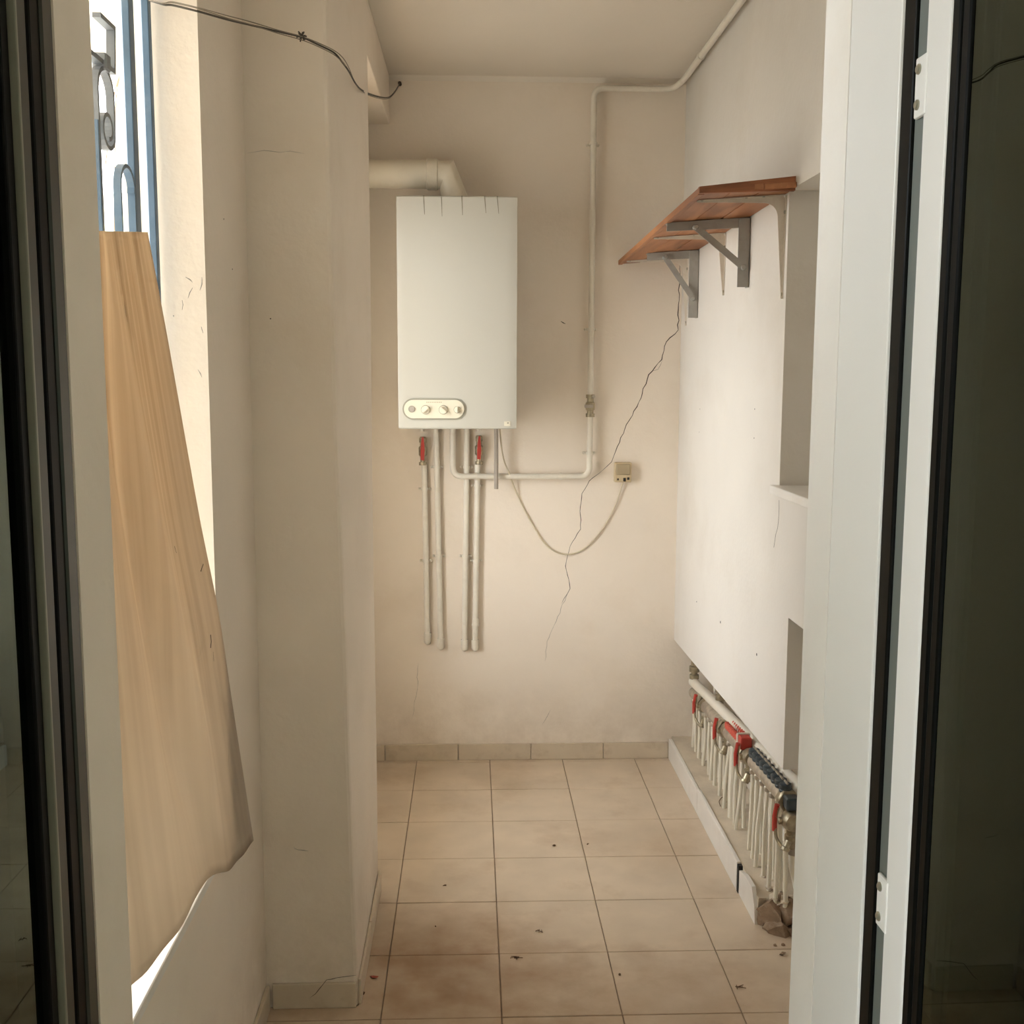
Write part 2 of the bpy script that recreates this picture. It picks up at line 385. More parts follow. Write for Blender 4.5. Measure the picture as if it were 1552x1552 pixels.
# right wall: upper window niche, lower niche, long recess at the foot for the manifold
def solid_r(x, y, z):
    if x < 1.0 and z < .505: return False
    if x < 1.0 and 1.95 < y < 2.79 and z < .95: return False
    if x < 1.12 and 1.95 < y < 2.915 and 1.285 < z < 2.06: return False
    return True
wr = struct(MB().cells([XR, 1.0, 1.12, 1.2], [1.5, 1.95, 2.79, 2.915, YB], [-.1, .505, .95, 1.285, 2.06, ZC], solid_r).build('wall_right', M['plaster_right']))
for v in wr.data.vertices:
    if abs(v.co.z-.505) < .01: v.co.z = .501 + (YB-v.co.y)*.022
# left wall: barred window, and a wide opening behind the pillar
def solid_l(x, y, z):
    if 1.575 < y < 2.187 and .605 < z < 2.56: return False
    if 3.28 < y < 3.84 and .62 < z < 2.20: return False
    return True
wl = struct(MB().cells([XO, XL], [1.44, 1.575, 2.187, 3.28, 3.84, YB], [-.1, .605, .62, 2.20, 2.56, ZC], solid_l).build('wall_left', M['plaster']))
# pillar, its front corner leaning a little, with worn, wavy edges
mb = MB(); NZ = 40
rows = []
for k in range(NZ+1):
    t = k/NZ; z = t*ZC
    e = .0008*math.sin(t*19+1)+.0006*math.sin(t*43)
    cf = PX - .034*min(1, t*1.45)**1.1 + e            # front right corner
    cb = PX - .002 + .001*math.sin(t*11)
    cham = .010
    pts = [(XL-.02, PY0, z), (cf-cham, PY0, z), (cf-cham*.3, PY0+cham*.3, z), (cf, PY0+cham, z), (cb, PY1-.006, z), (cb-.006, PY1, z), (XL-.02, PY1, z)]
    rows.append([mb.bm.verts.new(p) for p in pts])
for a, b in zip(rows, rows[1:]):
    for k in range(len(a)-1): f = mb.bm.faces.new((a[k], a[k+1], b[k+1], b[k])); f.smooth = False
pil = struct(mb.build('pillar', M['plaster']))
struct(MB().box(XL-.01, -.312, PY1-.02, YB, 2.53, ZC, .003, 1).build('ceiling_beam', M['plaster']))
# plaster cove where the ceiling meets the back wall
struct(MB().prism([(-.312, YB, ZC), (-.312, YB-.012, ZC), (-.312, YB, ZC-.018)], (1.142, 0, 0)).build('trim_1', M['ceiling']))
# end wall of the balcony with the doorway, and the dim room the camera stands in
def solid_e(x, y, z): return not (-.53 < x < .468 and z < 2.2)
wf = struct(MB().cells([-1.75, -.53, .468, 1.2, 1.75], [1.40, 1.50], [-.1, 2.2, ZC], solid_e).build('wall_front', M['plaster_jamb']))
struct(MB().box(-.53, XL-.014, 1.40, 1.44, -.1, 2.2).build('wall_front_return', M['plaster_jamb']))
# room's left wall, with an unseen window added to light the right door frame
struct(MB().cells([-1.75, -1.6], [-1.6, -1.45, .35, 1.40], [-.1, .3, 2.05, ZC], lambda x, y, z: not (-1.45 < y < .35 and .3 < z < 2.05)).build('wall_room_left', M['room']))
struct(MB().box(1.6, 1.75, -1.6, 1.40, -.1, ZC).build('wall_room_right', M['room']))
struct(MB().box(-1.75, 1.75, -1.75, -1.6, -.1, ZC).build('wall_room_back', M['room']))

# marble-like sill of the upper niche
struct(MB().box(XR-.022, 1.115, 1.9, 2.935, 1.262, 1.286, .003, 2).build('window_2_sill', M['skirt_white']))
# rough outer sill of the barred window
struct(MB().box(XO-.05, XL+.001, 1.576, 2.186, .585, .607, .002, 1).build('window_1_sill', M['skirt_white']))

# skirting: each tile a piece
def skirting(name, mt, segs):
    root = None
    for (x0, x1, y0, y1, z1) in segs:
        if root is None:
            root = thing(name, None, None, (x0, y0, 0), kind='structure')
        MB().box(x0, x1, y0, y1, 0, z1, .002, 2).build('skirting_tile', mt, root)
    return root
js = [-.515, -.357, -.057, .243, .543, .815]
skirting('baseboard_back', M['skirt'], [(a+.0012, b-.0012, YB-.012, YB-.0005, .068) for a, b in zip(js, js[1:])])
skirting('baseboard_pillar', M['skirt'], [(-.50, -.292, PY0-.010, PY0-.0005, .066)] + [(PX+.0005, PX+.008, a+.001, b-.001, .068) for a, b in ((2.605, 2.90), (2.90, 3.22))])
skirting('baseboard_left', M['skirt'], [(XL+.0005, XL+.010, a+.001, b-.001, .066) for a, b in ((1.5, 1.8), (1.8, 2.1), (2.1, 2.4), (2.4, 2.588))])

# plinth under the recess: dusty concrete ledge faced with white skirting tiles, its near end broken off
led = MB(); nY, nX = 34, 7; gr = []
for j in range(nY+1):
    t = j/nY; row = []
    for i in range(nX+1):
        s = i/nX; x = .829 + s*(.171); y0 = 2.985 - .05*s + .02*math.sin(s*9); y = y0 + (YB-y0)*t
        z = .088 + random.uniform(-.0025, .0025) - (.03*(1-t*8) if t < .125 else 0)*(.4+s) + .006*s
        row.append(led.bm.verts.new((x, y, z)))
    gr.append(row)
for a, b in zip(gr, gr[1:]):
    for k in range(nX): f = led.bm.faces.new((a[k], a[k+1], b[k+1], b[k])); f.smooth = True
bot = [led.bm.verts.new((v.co.x, v.co.y, -.01)) for v in gr[0]]
for k in range(nX): led.bm.faces.new((gr[0][k], bot[k], bot[k+1], gr[0][k+1]))
bl = [led.bm.verts.new((r[0].co.x, r[0].co.y, -.01)) for r in gr]
for a in range(nY): led.bm.faces.new((gr[a][0], gr[a+1][0], bl[a+1], bl[a]))
ledge = struct(led.build('plinth', M['concrete']))
for (a, b, top) in ((4.36, 3.78, .086), (3.778, 3.186, .094)):
    MB().box(.814, .828, b, a, 0, top, .003, 2).build('skirting_tile', M['skirt_white'], ledge)
# the loose shorter end piece of the skirting past the dark gap
MB().prism([(.818, 3.168, 0), (.818, 3.168, .075), (.818, 3.10, .092), (.818, 3.02, .095), (.818, 2.985, .05), (.818, 2.975, 0)], (.012, 0, 0)).build('skirting_tile', M['skirt_white'], ledge)
tag(MB().box(.816, .829, 3.168, 3.186, 0, .088).build('joint_gap', M['dark'], ledge), 'dark open joint')

def rock(name, c, s, seed, mt, parent, sub=3, amp=.3, cuts=0):
    rnd = random.Random(seed); b = bmesh.new(); bmesh.ops.create_icosphere(b, subdivisions=sub, radius=1)
    from mathutils import noise
    for v in b.verts:
        n = noise.noise(v.co*1.3 + Vector((seed*3.1, 0, 0)))*amp*1.6 + noise.noise(v.co*3.5 + Vector((0, seed, 0)))*amp*.5
        v.co *= 1 + n
        v.co = Vector((round(v.co.x*3.2)/3.2*.45 + v.co.x*.55, round(v.co.y*3.2)/3.2*.45 + v.co.y*.55, round(v.co.z*3.2)/3.2*.45 + v.co.z*.55))
        v.co = Vector((v.co.x*s[0], v.co.y*s[1], v.co.z*s[2])) + Vector(c)
        v.co.z = max(v.co.z, .001)
    for q in range(cuts):
        n = Vector((rnd.uniform(-1, 1), rnd.uniform(-1, .3), rnd.uniform(-.4, 1))).normalized(); co = Vector(c) + Vector((n.x*s[0], n.y*s[1], n.z*s[2]))*rnd.uniform(.45, .75)
        bmesh.ops.bisect_plane(b, geom=b.verts[:]+b.edges[:]+b.faces[:], plane_co=co, plane_no=n, clear_outer=True)
        bmesh.ops.holes_fill(b, edges=[e for e in b.edges if len(e.link_faces) == 1])
    mb = MB(); mb.merge(b); return mb.build(name, mt, parent)
rub = thing('broken_masonry', 'rough broken brown masonry at near end of the white plinth', 'rubble', (.88, 2.95, 0))
for k, (c, s, mm) in enumerate([((.868, 2.965, .05), (.040, .05, .042), 'rubble'), ((.912, 2.955, .055), (.042, .055, .045), 'rubble'), ((.880, 2.925, .012), (.040, .045, .030), 'rubble'),
                            ((.842, 2.985, .02), (.018, .04, .030), 'rubble'), ((.955, 2.965, .02), (.035, .055, .075), 'hollow_shade'), ((.915, 2.905, .006), (.026, .028, .018), 'rubble'), ((.938, 2.925, .012), (.030, .034, .040), 'hollow_shade'),  # the dark chunks stand in for the shaded hollow
                            ((.90, 2.975, .075), (.055, .035, .018), 'concrete')]):
    rock('chunk', c, s, k+2, M[mm], rub, 3, .3, 7)
for k in range(9):
    rock('crumb', (random.uniform(.83, .94), random.uniform(2.80, 2.90), .004), (.006, .005, .004), 40+k, M['rubble'], rub, 1)

# cracks, nail holes and marks in the plaster: thin ribbons on the wall, pieces of the wall
def ribbon(pix, plane, nrm, parent, wd=.0022, seed=1, name='crack', jag=.0035, mt=None):
    rnd = random.Random(seed); P = [at(x, y, **plane) for x, y in pix]; Q = []
    for a, b in zip(P, P[1:]):
        n = max(2, int((b-a).length/.018))
        for k in range(n):
            q = a.lerp(b, k/n)
            if k: q += Vector((rnd.uniform(-jag, jag) if 'Y' in plane else 0, rnd.uniform(-jag, jag) if 'X' in plane else 0, rnd.uniform(-jag, jag)*.4))
            Q.append(q)
    Q.append(P[-1]); nrm = Vector(nrm); mb = MB(); n = len(Q); rings = []
    for i, p in enumerate(Q):
        t = (Q[min(i+1, n-1)]-Q[max(i-1, 0)]).normalized(); u = t.cross(nrm).normalized()*wd*.5*rnd.uniform(.45, 1.2)*(1 if 0 < i < n-1 else .2)
        rings.append([mb.bm.verts.new(p+u+nrm*.0002), mb.bm.verts.new(p+nrm*.0008), mb.bm.verts.new(p-u+nrm*.0002)])
    for a, b in zip(rings, rings[1:]):
        mb.bm.faces.new((a[0], a[1], b[1], b[0])); mb.bm.faces.new((a[1], a[2], b[2], b[1]))
    return mb.build(name, mt or M['crack'], parent)
bk = dict(Y=YB); ny = (0, -1, 0); nx = (-1, 0, 0)
ribbon([(1031, 400), (1028, 470), (1028, 500), (1010, 518), (1003, 545), (983, 568), (968, 610), (947, 650), (933, 684), (927, 700), (913, 713)], bk, ny, wb, .0034, 1)
ribbon([(913, 713), (893, 729), (882, 748), (879, 775), (880, 802), (864, 828), (857, 858), (864, 892), (851, 915)], bk, ny, wb, .0022, 2, jag=.003)
ribbon([(864, 892), (845, 935), (829, 972), (826, 1002)], bk, ny, wb, .0010, 3)
ribbon([(634, 1005), (632, 1048), (624, 1090)], bk, ny, wb, .0008, 4)
ribbon([(835, 1075), (822, 1098)], bk, ny, wb, .0008, 5)
ribbon([(1004, 546), (997, 560), (988, 562)], bk, ny, wb, .0010, 6)
ribbon([(850, 487), (857, 491)], bk, ny, wb, .007, 7, 'chip', .001)
ribbon([(1181, 758), (1180, 790), (1173, 830)], dict(X=XR), nx, wr, .0012, 8)
for (x, y, s) in ((1056, 912, .004), (1092, 943, .006), (1147, 992, .006), (1144, 620, .003), (1143, 664, .003), (1061, 620, .0025), (1060, 655, .002)):
    p = at(x, y, X=XR); MB().lathe(p+Vector((.001, 0, 0)), nx, [(0, s*.7), (.0016, s*.7)], 8).build('nail_hole', M['dark'], wr)
for (x, y) in ((339, 332), (410, 483), (352, 408)):
    p = at(x, y, X=XL) if x < 370 else at(x, y, Y=PY0)
    MB().lathe(p, (1, 0, 0) if x < 370 else ny, [(0, .0016), (.0006, .0016)], 8).build('nail_hole', M['crack'], wl if x < 370 else pil)
jb = dict(Y=2.187)
for sd, pts in enumerate([[(281, 420), (292, 428)], [(292, 436), (285, 452)], [(306, 420), (303, 440)], [(276, 455), (276, 470)], [(262, 478), (263, 480)], [(305, 495), (308, 505)], [(300, 560), (306, 572)]]):
    ribbon(pts, jb, ny, wl, .0022, sd+20, 'chip', .002, M['grey_tube'])
ribbon([(445, 1283), (452, 1288), (468, 1290)], dict(Y=PY0), ny, pil, .0022, 31, 'chip', .003, M['grey_tube'])
ribbon([(375, 232), (400, 228), (425, 231), (440, 229), (462, 233)], dict(Y=PY0), ny, pil, .0009, 32, 'crack', .001, M['grey_tube'])
ribbon([(540, 1478), (510, 1482), (495, 1485), (483, 1500), (470, 1512)], dict(Y=PY0-.0105), ny, pil, .0015, 33, 'crack', .003)

# ================================================================ outdoors seen through the bars
struct(MB().box(-30, XO-.06, -12, 40, -.4, -.3).build('ground', M['yard']))
hs = thing('neighbouring_house', 'pale green low house far outside behind the window bars', 'building', (-6, 13, -.3))
MB().box(-9.5, -2.6, 12, 18, -.3, 3.25).build('wall', M['house'], hs)
MB().box(-9.7, -2.4, 11.8, 18.2, 3.25, 3.42, .02, 1).build('roof', M['house_roof'], hs)

# ================================================================ blue window grille
GX = -.610
gr_ = thing('window_grille', 'weathered blue iron grille of bars, arches and scrolls in the left window', 'window grille', (GX, 1.88, .61))
def gy(x, y): return at(x, y, X=GX)
for (yy, wd) in ((2.163, .018), (2.068, .028), (1.70, .028)):
    MB().box(GX-.007+(.006 if wd < .02 else 0), GX+.007+(.006 if wd < .02 else 0), yy-wd/2, yy+wd/2, .607, 2.56, .0015, 1).build('bar', M['blue'], gr_)
MB().box(GX-.005, GX+.005, 1.576, 2.186, 2.285, 2.310, .001, 1).build('rail', M['blue'], gr_)
MB().box(GX-.005, GX+.005, 1.576, 2.186, .66, .685, .001, 1).build('rail', M['blue'], gr_)
def arch(y0, y1, zt, name='arch', mtn='blue', foot=.685):
    """two uprights joined by a round head"""
    r = (y1-y0)/2; pts = [(GX, y0, foot)] + [(GX, y0, zt-r)] + [(GX, (y0+y1)/2 - r*math.cos(PI*k/12), zt-r+r*math.sin(PI*k/12)) for k in range(1, 12)] + [(GX, y1, zt-r), (GX, y1, zt-r-.0)]
    if name == 'arch': pts.append((GX, y1, foot))
    # flat bar standing edge-on: width across the wall
    return MB().flat(pts, .007, .013, (1, 0, 0)).build(name, M[mtn], gr_)
a1 = gy(190, 255)
arch(1.972, 2.052, a1.z+.002)
# tall upright whose head turns over into a scroll
y0 = 1.872; top = gy(158, 108).z; r = .040
pts = [(GX, y0, .685), (GX, y0, top-r)] + [(GX, y0+r - r*math.cos(PI*k/12), top-r+r*math.sin(PI*k/12)) for k in range(1, 12)]
cy, cz = y0+r+.006, top-r-.055
pts += [(GX, y0+2*r, top-r)]
for k in range(1, 24):
    a = PI*2*1.25*k/23; rr = .034*(1-.55*k/23)
    pts.append((GX, cy+rr*math.cos(a), cz-.0 - rr*math.sin(a)))
MB().flat(pts, .007, .013, (1, 0, 0)).build('scroll', M['grey_iron'], gr_)
MB().box(GX-.006, GX+.006, y0-.0055, y0+.0055, .685, top-r-.05, .001, 1).build('bar', M['blue'], gr_)
MB().box(GX-.013, GX+.013, y0+.028, y0+.052, top-.004, top+.024, .003, 1).build('collar', M['grey_iron'], gr_)
# squared meander band above the scroll
p1, p2, p3, p4 = gy(146, 22), gy(168, 40), gy(168, 98), gy(132, 66)
for p in (p1, p2, p3, p4): p.x = GX
MB().flat([p1, (GX, p2.y, p1.z), (GX, p3.y, p3.z-.012), (GX, 1.80, p3.z-.012), (GX, 1.80, p1.z), (GX, 1.76, p1.z), (GX, 1.76, 2.285)], .008, .014, (1, 0, 0)).build('meander', M['grey_iron'], gr_)
wv = thing('outside_cable', 'thin grey wires hanging outside behind the iron scroll', 'wire', (-.70, 2.2, 2.4))
MB().tube(smooth_path([at(190, -190, X=-.66), at(190, -60, X=-.70), at(188, 60, X=-.72), at(182, 110, X=-.72), at(172, 150, X=-.72), at(160, 250, X=-.72)], 5), .0013, 6).build('strand', M['wire_thin'], wv)
MB().tube(smooth_path([at(192, -190, X=-.66), at(190, -60, X=-.70), at(186, 80, X=-.725), at(176, 150, X=-.725), at(174, 250, X=-.725), at(173, 352, X=-.725), at(173, 420, X=-.725)], 5), .0013, 6).build('strand', M['wire_thin'], wv)

# ================================================================ tan translucent sheet leaning in the window
def sheet():
    me_v, faces, uv = [], [], []
    NT, NS = 60, 40
    trr = at(222, 352, X=-.580); tq = at(145, 350, X=-.586); tl = tq + (tq-trr)*((tq.y-1.60)/(trr.y-tq.y)); tl.x = -.592
    # right edge through the photographed outline, its foot curling out into the room
    re = smooth_path([trr, at(250, 500, X=-.562), at(300, 780, X=-.529), at(330, 930, X=-.506), at(352, 1075, X=-.498), at(383, 1275, X=-.489)], 12)
    def along(P, t):
        f = t*(len(P)-1); i = min(int(f), len(P)-2); return P[i].lerp(P[i+1], f-i)
    le = [tl, Vector((-.575, 1.595, 1.2)), Vector((-.535, 1.60, .655))]
    be = smooth_path([le[2], at(200, 1492, X=-.530), at(262, 1420, X=-.512), at(312, 1338, X=-.500), at(352, 1312, X=-.494), re[-1]], 8)
    lp = smooth_path(le, 20)
    te = [tl, trr]
    for a in range(NT+1):
        t = a/NT
        for b in range(NS+1):
            s = b/NS
            L, R_, T, B_ = along(lp, t), along(re, t), along(te, s), along(be, s)
            p = L*(1-s)+R_*s + T*(1-t)+B_*t - (tl*(1-s)*(1-t)+trr*s*(1-t)+le[2]*(1-s)*t+re[-1]*s*t)
            env = min(1, t*3)*min(1, (1-t)*4+.25)*min(1, (1-s)*5)
            # long soft buckles; the main one runs down the middle
            p.x += env*(.019*math.exp(-((s-.50-.22*t)/.06)**2) - .021*math.exp(-((s-.40-.22*t)/.08)**2) + .003*math.sin(s*22-t*3))
            p.z += .002*math.sin(s*40)*(1 if t > .98 else 0)
            me_v.append(p); uv.append((s, 1-t))
    W = NS+1
    for a in range(NT):
        for b in range(NS): i = a*W+b; faces.append((i, i+1, i+W+1, i+W))
    me = D.meshes.new('leaning_sheet'); me.from_pydata(me_v, [], faces)
    ul = me.uv_layers.new(name='UV')
    for lp_ in me.loops: ul.data[lp_.index].uv = uv[lp_.vertex_index]
    for p in me.polygons: p.use_smooth = True
    me.materials.append(M['sheet'])
    o = D.objects.new('leaning_sheet', me); C.objects.link(o)
    md = o.modifiers.new('thickness', 'SOLIDIFY'); md.thickness = .0022; md.offset = -1
    # let the modifier be real geometry so parts and outline agree
    return o
sh = sheet(); tag(sh, 'buckled tan translucent sheet leaning in the barred window at left', 'sheet')
# scratches sit on the sheet surface: found by ray casting onto it
def on_sheet(x, y):
    d = (rt*((x-776)/F) + dn*((y-776)/F) + fwd).normalized(); o = Vector((0, 0, H))
    from mathutils.bvhtree import BVHTree
    global _bvh
    if '_bvh' not in globals(): _bvh = BVHTree.FromPolygons([v.co.copy() for v in sh.data.vertices], [tuple(p.vertices) for p in sh.data.polygons])
    hit = _bvh.ray_cast(o, d)[0]
    return (hit - d*.002) if hit else None
for pts, rad in [([(263, 828), (266, 838)], .0014), ([(307, 855), (303, 866)], .0014), ([(318, 962), (319, 972), (318, 982)], .0016), ([(303, 985), (301, 1004)], .0013), ([(322, 988), (323, 1002)], .0012),
                 ([(187, 462), (190, 480)], .0012), ([(191, 484), (192, 488)], .0012), ([(326, 1025), (334, 1060), (341, 1092)], .0008), ([(345, 1110), (346, 1180), (356, 1220), (364, 1262)], .0010)]:
    P = [on_sheet(*p) for p in pts]
    if all(P): MB().tube(P, rad*1.5, 5).build('scratch', M['wire'], sh)

# ================================================================ doors
# left leaf, swung towards the camera, dark profiles
d1 = thing('door_1', 'dark glazed door leaf folded back at the left edge', 'door', (XL, 1.42, 0), kind='structure')
MB().box(XL-.0135, XL-.001, 1.403, 1.438, .0, 2.15, .003, 1).build('edge_profile', M['charcoal'], d1)
MB().box(XL-.04, XL-.004, 1.37, 1.402, .0, 2.15, .004, 2).build('gasket', M['black_rubber'], d1)
MB().box(XL-.04, XL-.006, 1.335, 1.37, .0, 2.15, .006, 2).build('stile', M['charcoal'], d1)
MB().box(XL-.036, XL-.002, 1.326, 1.332, .0, 2.15, .0015, 2).build('glazing_bead', M['charcoal_light'], d1)
MB().box(XL-.034, XL-.010, 1.30, 1.324, .0, 2.15, .003, 2).build('inner_gasket', M['black_rubber'], d1)
MB().box(XL-.026, XL-.020, .62, 1.315, .08, 2.08).build('glass', M['glass'], d1)
MB().box(XL-.040, XL-.006, .55, .62, .0, 2.15, .004, 1).build('stile', M['charcoal'], d1)
MB().box(XL-.040, XL-.006, .62, 1.30, .0, .08, .004, 1).build('rail', M['charcoal'], d1)
MB().box(XL-.040, XL-.006, .62, 1.30, 2.08, 2.15, .004, 1).build('rail', M['charcoal'], d1)

# frame and right leaf
fr_ = thing('door_frame', None, None, (.49, 1.31, 0), kind='structure')
MB().box(.468, .53, 1.232, 1.3995, .0, 2.18, .0025, 2).build('jamb_profile', M['alu_white'], fr_)
MB().box(.470, .52, 1.198, 1.2315, .0, 2.16, .003, 2).build('gasket', M['black_rubber'], fr_)
d2 = thing('door_2', 'white aluminium glazed door leaf folded back at the right edge', 'door', (.49, 1.19, 0), kind='structure')
MB().box(.4735, .52, 1.150, 1.1975, .0, 2.15, .001, 1).build('edge_channel', M['alu_grey'], d2)
MB().box(.4695, .515, 1.111, 1.1685, .0, 2.15, .003, 2).build('stile', M['alu_white'], d2)
MB().box(.4695, .50, 1.090, 1.1105, .0, 2.15, .004, 2).build('gasket', M['black_rubber'], d2)
MB().box(.4705, .50, 1.070, 1.0895, .0, 2.15, .004, 2).build('inner_gasket', M['black_rubber'], d2)
MB().box(.4735, .479, .40, 1.08, .08, 2.08).build('glass', M['glass'], d2)
MB().box(.470, .515, .33, .40, .0, 2.15, .003, 1).build('stile', M['alu_white'], d2)
MB().box(.470, .515, .40, 1.068, .0, .08, .003, 1).build('rail', M['alu_white'], d2)
MB().box(.470, .515, .40, 1.068, 2.08, 2.15, .003, 1).build('rail', M['alu_white'], d2)
for zc in (1.882, .982):
    hg = MB().box(.4680, .4735, 1.160, 1.1890, zc-.031, zc+.031, .002, 2).build('hinge_plate', M['alu_white'], d2)
    for dz in (-.018, .018):
        MB().lathe((.4680, 1.179, zc+dz), (-1, 0, 0), [(0, .0055), (.0015, .0055), (.003, .0035)], 12).build('screw', M['screw'], hg)
d2.rotation_euler.z = math.radians(.9)

# ================================================================ boiler
BY, BX0, BX1, BZ0, BZ1 = 4.044, -.268, .166, 1.380, 2.214
bo = thing('gas_boiler', 'white wall-hung gas boiler with control panel on back wall', 'boiler', ((BX0+BX1)/2, 4.2, BZ0))
MB().box(BX0+.006, BX1-.006, BY+.03, YB-.001, BZ0+.004, BZ1-.006, .004, 2).build('casing', M['boiler'], bo)
# bowed front cover
mb = MB(); rows = []; n = 20
for zz, ins in ((BZ0, .004), (BZ0+.004, 0), (BZ1-.004, 0), (BZ1, .004)):
    row = []
    for k in range(n+1):
        s = k/n; x = BX0+ins+(BX1-BX0-2*ins)*s; e = abs(s-.5)*2
        y = BY + .004*e**2 + (.003 if e > .99 else 0) + ins
        row.append(mb.bm.verts.new((x, y, zz)))
    for k in (n, 0): row.append(mb.bm.verts.new((BX1-ins if k else BX0+ins, BY+.05, zz)))
    rows.append(row)
for a, b in zip(rows, rows[1:]):
    L = len(a)
    for k in range(L): f = mb.bm.faces.new((a[k], a[(k+1) % L], b[(k+1) % L], b[k])); f.smooth = k < n and len(set([0])) == 1
mb.bm.faces.new(rows[0][::-1]); mb.bm.faces.new(rows[-1])
cov = mb.build('front_cover', M['boiler'], bo)
def cover_y(x): e = abs((x-BX0)/(BX1-BX0)-.5)*2; return BY+.004*e**2
def stadium(xc, zc, hw, hh, y, n=14):
    r = hh; pts = []
    for k in range(n+1): a = -PI/2+PI*k/n; pts.append((xc+hw-r+r*math.cos(a), y, zc+r*math.sin(a)))
    for k in range(n+1): a = PI/2+PI*k/n; pts.append((xc-hw+r+r*math.cos(a), y, zc+r*math.sin(a)))
    return pts
pc = at(658, 620, Y=BY); hw, hh = .1155, .039
y_ = cover_y(pc.x)
MB().prism(stadium(pc.x, pc.z, hw, hh, y_-.004), (0, .012, 0)).build('panel_rim', M['panel_rim'], bo)
cp = MB().prism(stadium(pc.x, pc.z, hw-.0055, hh-.0055, y_-.007), (0, .012, 0)).build('control_panel', M['panel'], bo)
yp = y_-.007
g0 = at(624, 620, Y=yp); gg = MB().lathe(g0, ny, [(0, .0125), (.002, .0125), (.0025, .010)], 20).build('gauge', M['panel_rim'], cp)
MB().lathe(g0+Vector((.002, -.0026, 0)), ny, [(0, .0095), (.0004, .0095)], 18).build('gauge_face', M['grey_tube'], bo)
for (px, ang, r) in ((645, 42, .0155), (672, -42, .0155), (693, 90, .0115)):
    c = at(px, 621, Y=yp)
    kb = MB().lathe(c, ny, [(0, r), (.004, r), (.006, r*.93)], 24)
    b = bmesh.new(); bmesh.ops.create_cube(b, size=1)
    for v in b.verts: v.co = Vector((v.co.x*r*1.9, v.co.y*.012, v.co.z*r*.62))
    bmesh.ops.bevel(b, geom=b.edges[:], offset=.002, segments=2, affect='EDGES')
    kb.merge(b, Matrix.Translation(c+Vector((0, -.010, 0))) @ Matrix.Rotation(math.radians(-ang), 4, 'Y'))
    kb.build('knob', M['panel'], cp)
    MB().prism([(c.x-r-.002*0 + r*math.cos(a)+r*.0, c.y-.0004, c.z+r*math.sin(a)) for a in [0]] + [(c.x+(r+.0014)*math.cos(2*PI*k/20), c.y-.0004, c.z+(r+.0014)*math.sin(2*PI*k/20)) for k in range(1, 20)], (0, .0006, 0)).build('knob_shadow_ring', M['slot'], cp)
# small raised legend above the knobs and the scuff plate lower right
for k in range(9):
    x = pc.x - .028 + k*.0065
    MB().box(x, x+.004, yp-.0004, yp+.001, pc.z+.024, pc.z+.0265).build('legend_mark', M['socket_dark'], cp)
q = at(769, 642, Y=BY); MB().box(q.x-.012, q.x+.012, cover_y(q.x)-.0016, cover_y(q.x)+.002, q.z-.009, q.z+.008, .001, 1).build('badge', M['panel'], bo)
MB().box(q.x-.001, q.x+.005, cover_y(q.x)-.0022, cover_y(q.x)+.002, q.z, q.z+.004, .0005, 1).build('badge_mark', M['slot'], bo)
for (x0, x1, yy) in ((642, 643.5, 325), (669, 670, 328), (700, 701, 326), (734.5, 736.5, 323), (753.5, 756, 324)):
    a, b = at(x0, 297, Y=BY), at(x1, yy, Y=BY); yv = cover_y(a.x)
    wq = .0034 if yy in (325, 323, 326) else .0026
    mbx = MB(); mbx.prism([(a.x-wq/2*1.4, yv-.0006, BZ1+.0004), (a.x+wq/2*1.4, yv-.0006, BZ1+.0004), (b.x+wq*.3, yv-.0006, b.z), (b.x-wq*.3, yv-.0006, b.z)], (0, .004, 0)); mbx.build('vent_slot', M['slot'], bo)
# stub connections under the boiler
for px in (640, 661, 686, 708, 726):
    c = at(px, 650, Y=4.338); MB().lathe((c.x, 4.338, BZ0+.006), (0, 0, -1), [(0, .013), (.022, .013), (.022, .009), (.03, .009)], 14).build('union_nut', M['pipe'], bo)

# flue: elbow on the boiler, collar, horizontal duct leaving through the opening behind the pillar
FY = 4.20; fz = at(600, 264, Y=FY).z; fr = .052
fl = thing('flue_pipe', 'cream flue duct turning left above the boiler', 'flue', (-.09, FY, BZ1))
ex = at(688, 290, Y=FY).x
MB().tube([(-1.05, FY, fz+.003), (-.165, FY, fz)], fr, 28).build('duct', M['flue'], fl)
MB().lathe((-.165, FY, fz), (1, 0, 0), [(0, fr), (.003, fr+.0045), (.040, fr+.0045), (.043, fr), (.046, fr)], 28).build('collar', M['flue'], fl)
# mitred elbow: a cut 45 degree back
def elbow():
    mb = MB(); n = 28; rings = []
    def ring(c, ax1, ax2, r): return [mb.bm.verts.new(Vector(c)+Vector(ax1)*r*math.cos(2*PI*k/n)+Vector(ax2)*r*math.sin(2*PI*k/n)) for k in range(n)]
    cx = ex
    rings.append(ring((-.121, FY, fz), (0, 1, 0), (0, 0, 1), fr-.001))
    # mitre plane
    rr = fr-.001; a = []
    for k in range(n):
        y = rr*math.cos(2*PI*k/n); z = rr*math.sin(2*PI*k/n); a.append(mb.bm.verts.new((cx-.026+z*.50, FY+y, fz+z)))
    rings.append(a)
    b = []
    for k in range(n):
        y = rr*math.cos(2*PI*k/n); z = rr*math.sin(2*PI*k/n); b.append(mb.bm.verts.new((cx+.002+z*.98, FY+y, BZ1+.022+z*.0)))
    rings.append(b)
    c = []
    for k in range(n):
        y = rr*math.cos(2*PI*k/n); z = rr*math.sin(2*PI*k/n); c.append(mb.bm.verts.new((cx+.004+z, FY+y, BZ1-.004)))
    rings.append(c)
    for p, q in zip(rings, rings[1:]):
        for k in range(n): f = mb.bm.faces.new((p[k], p[(k+1) % n], q[(k+1) % n], q[k])); f.smooth = True
    return mb
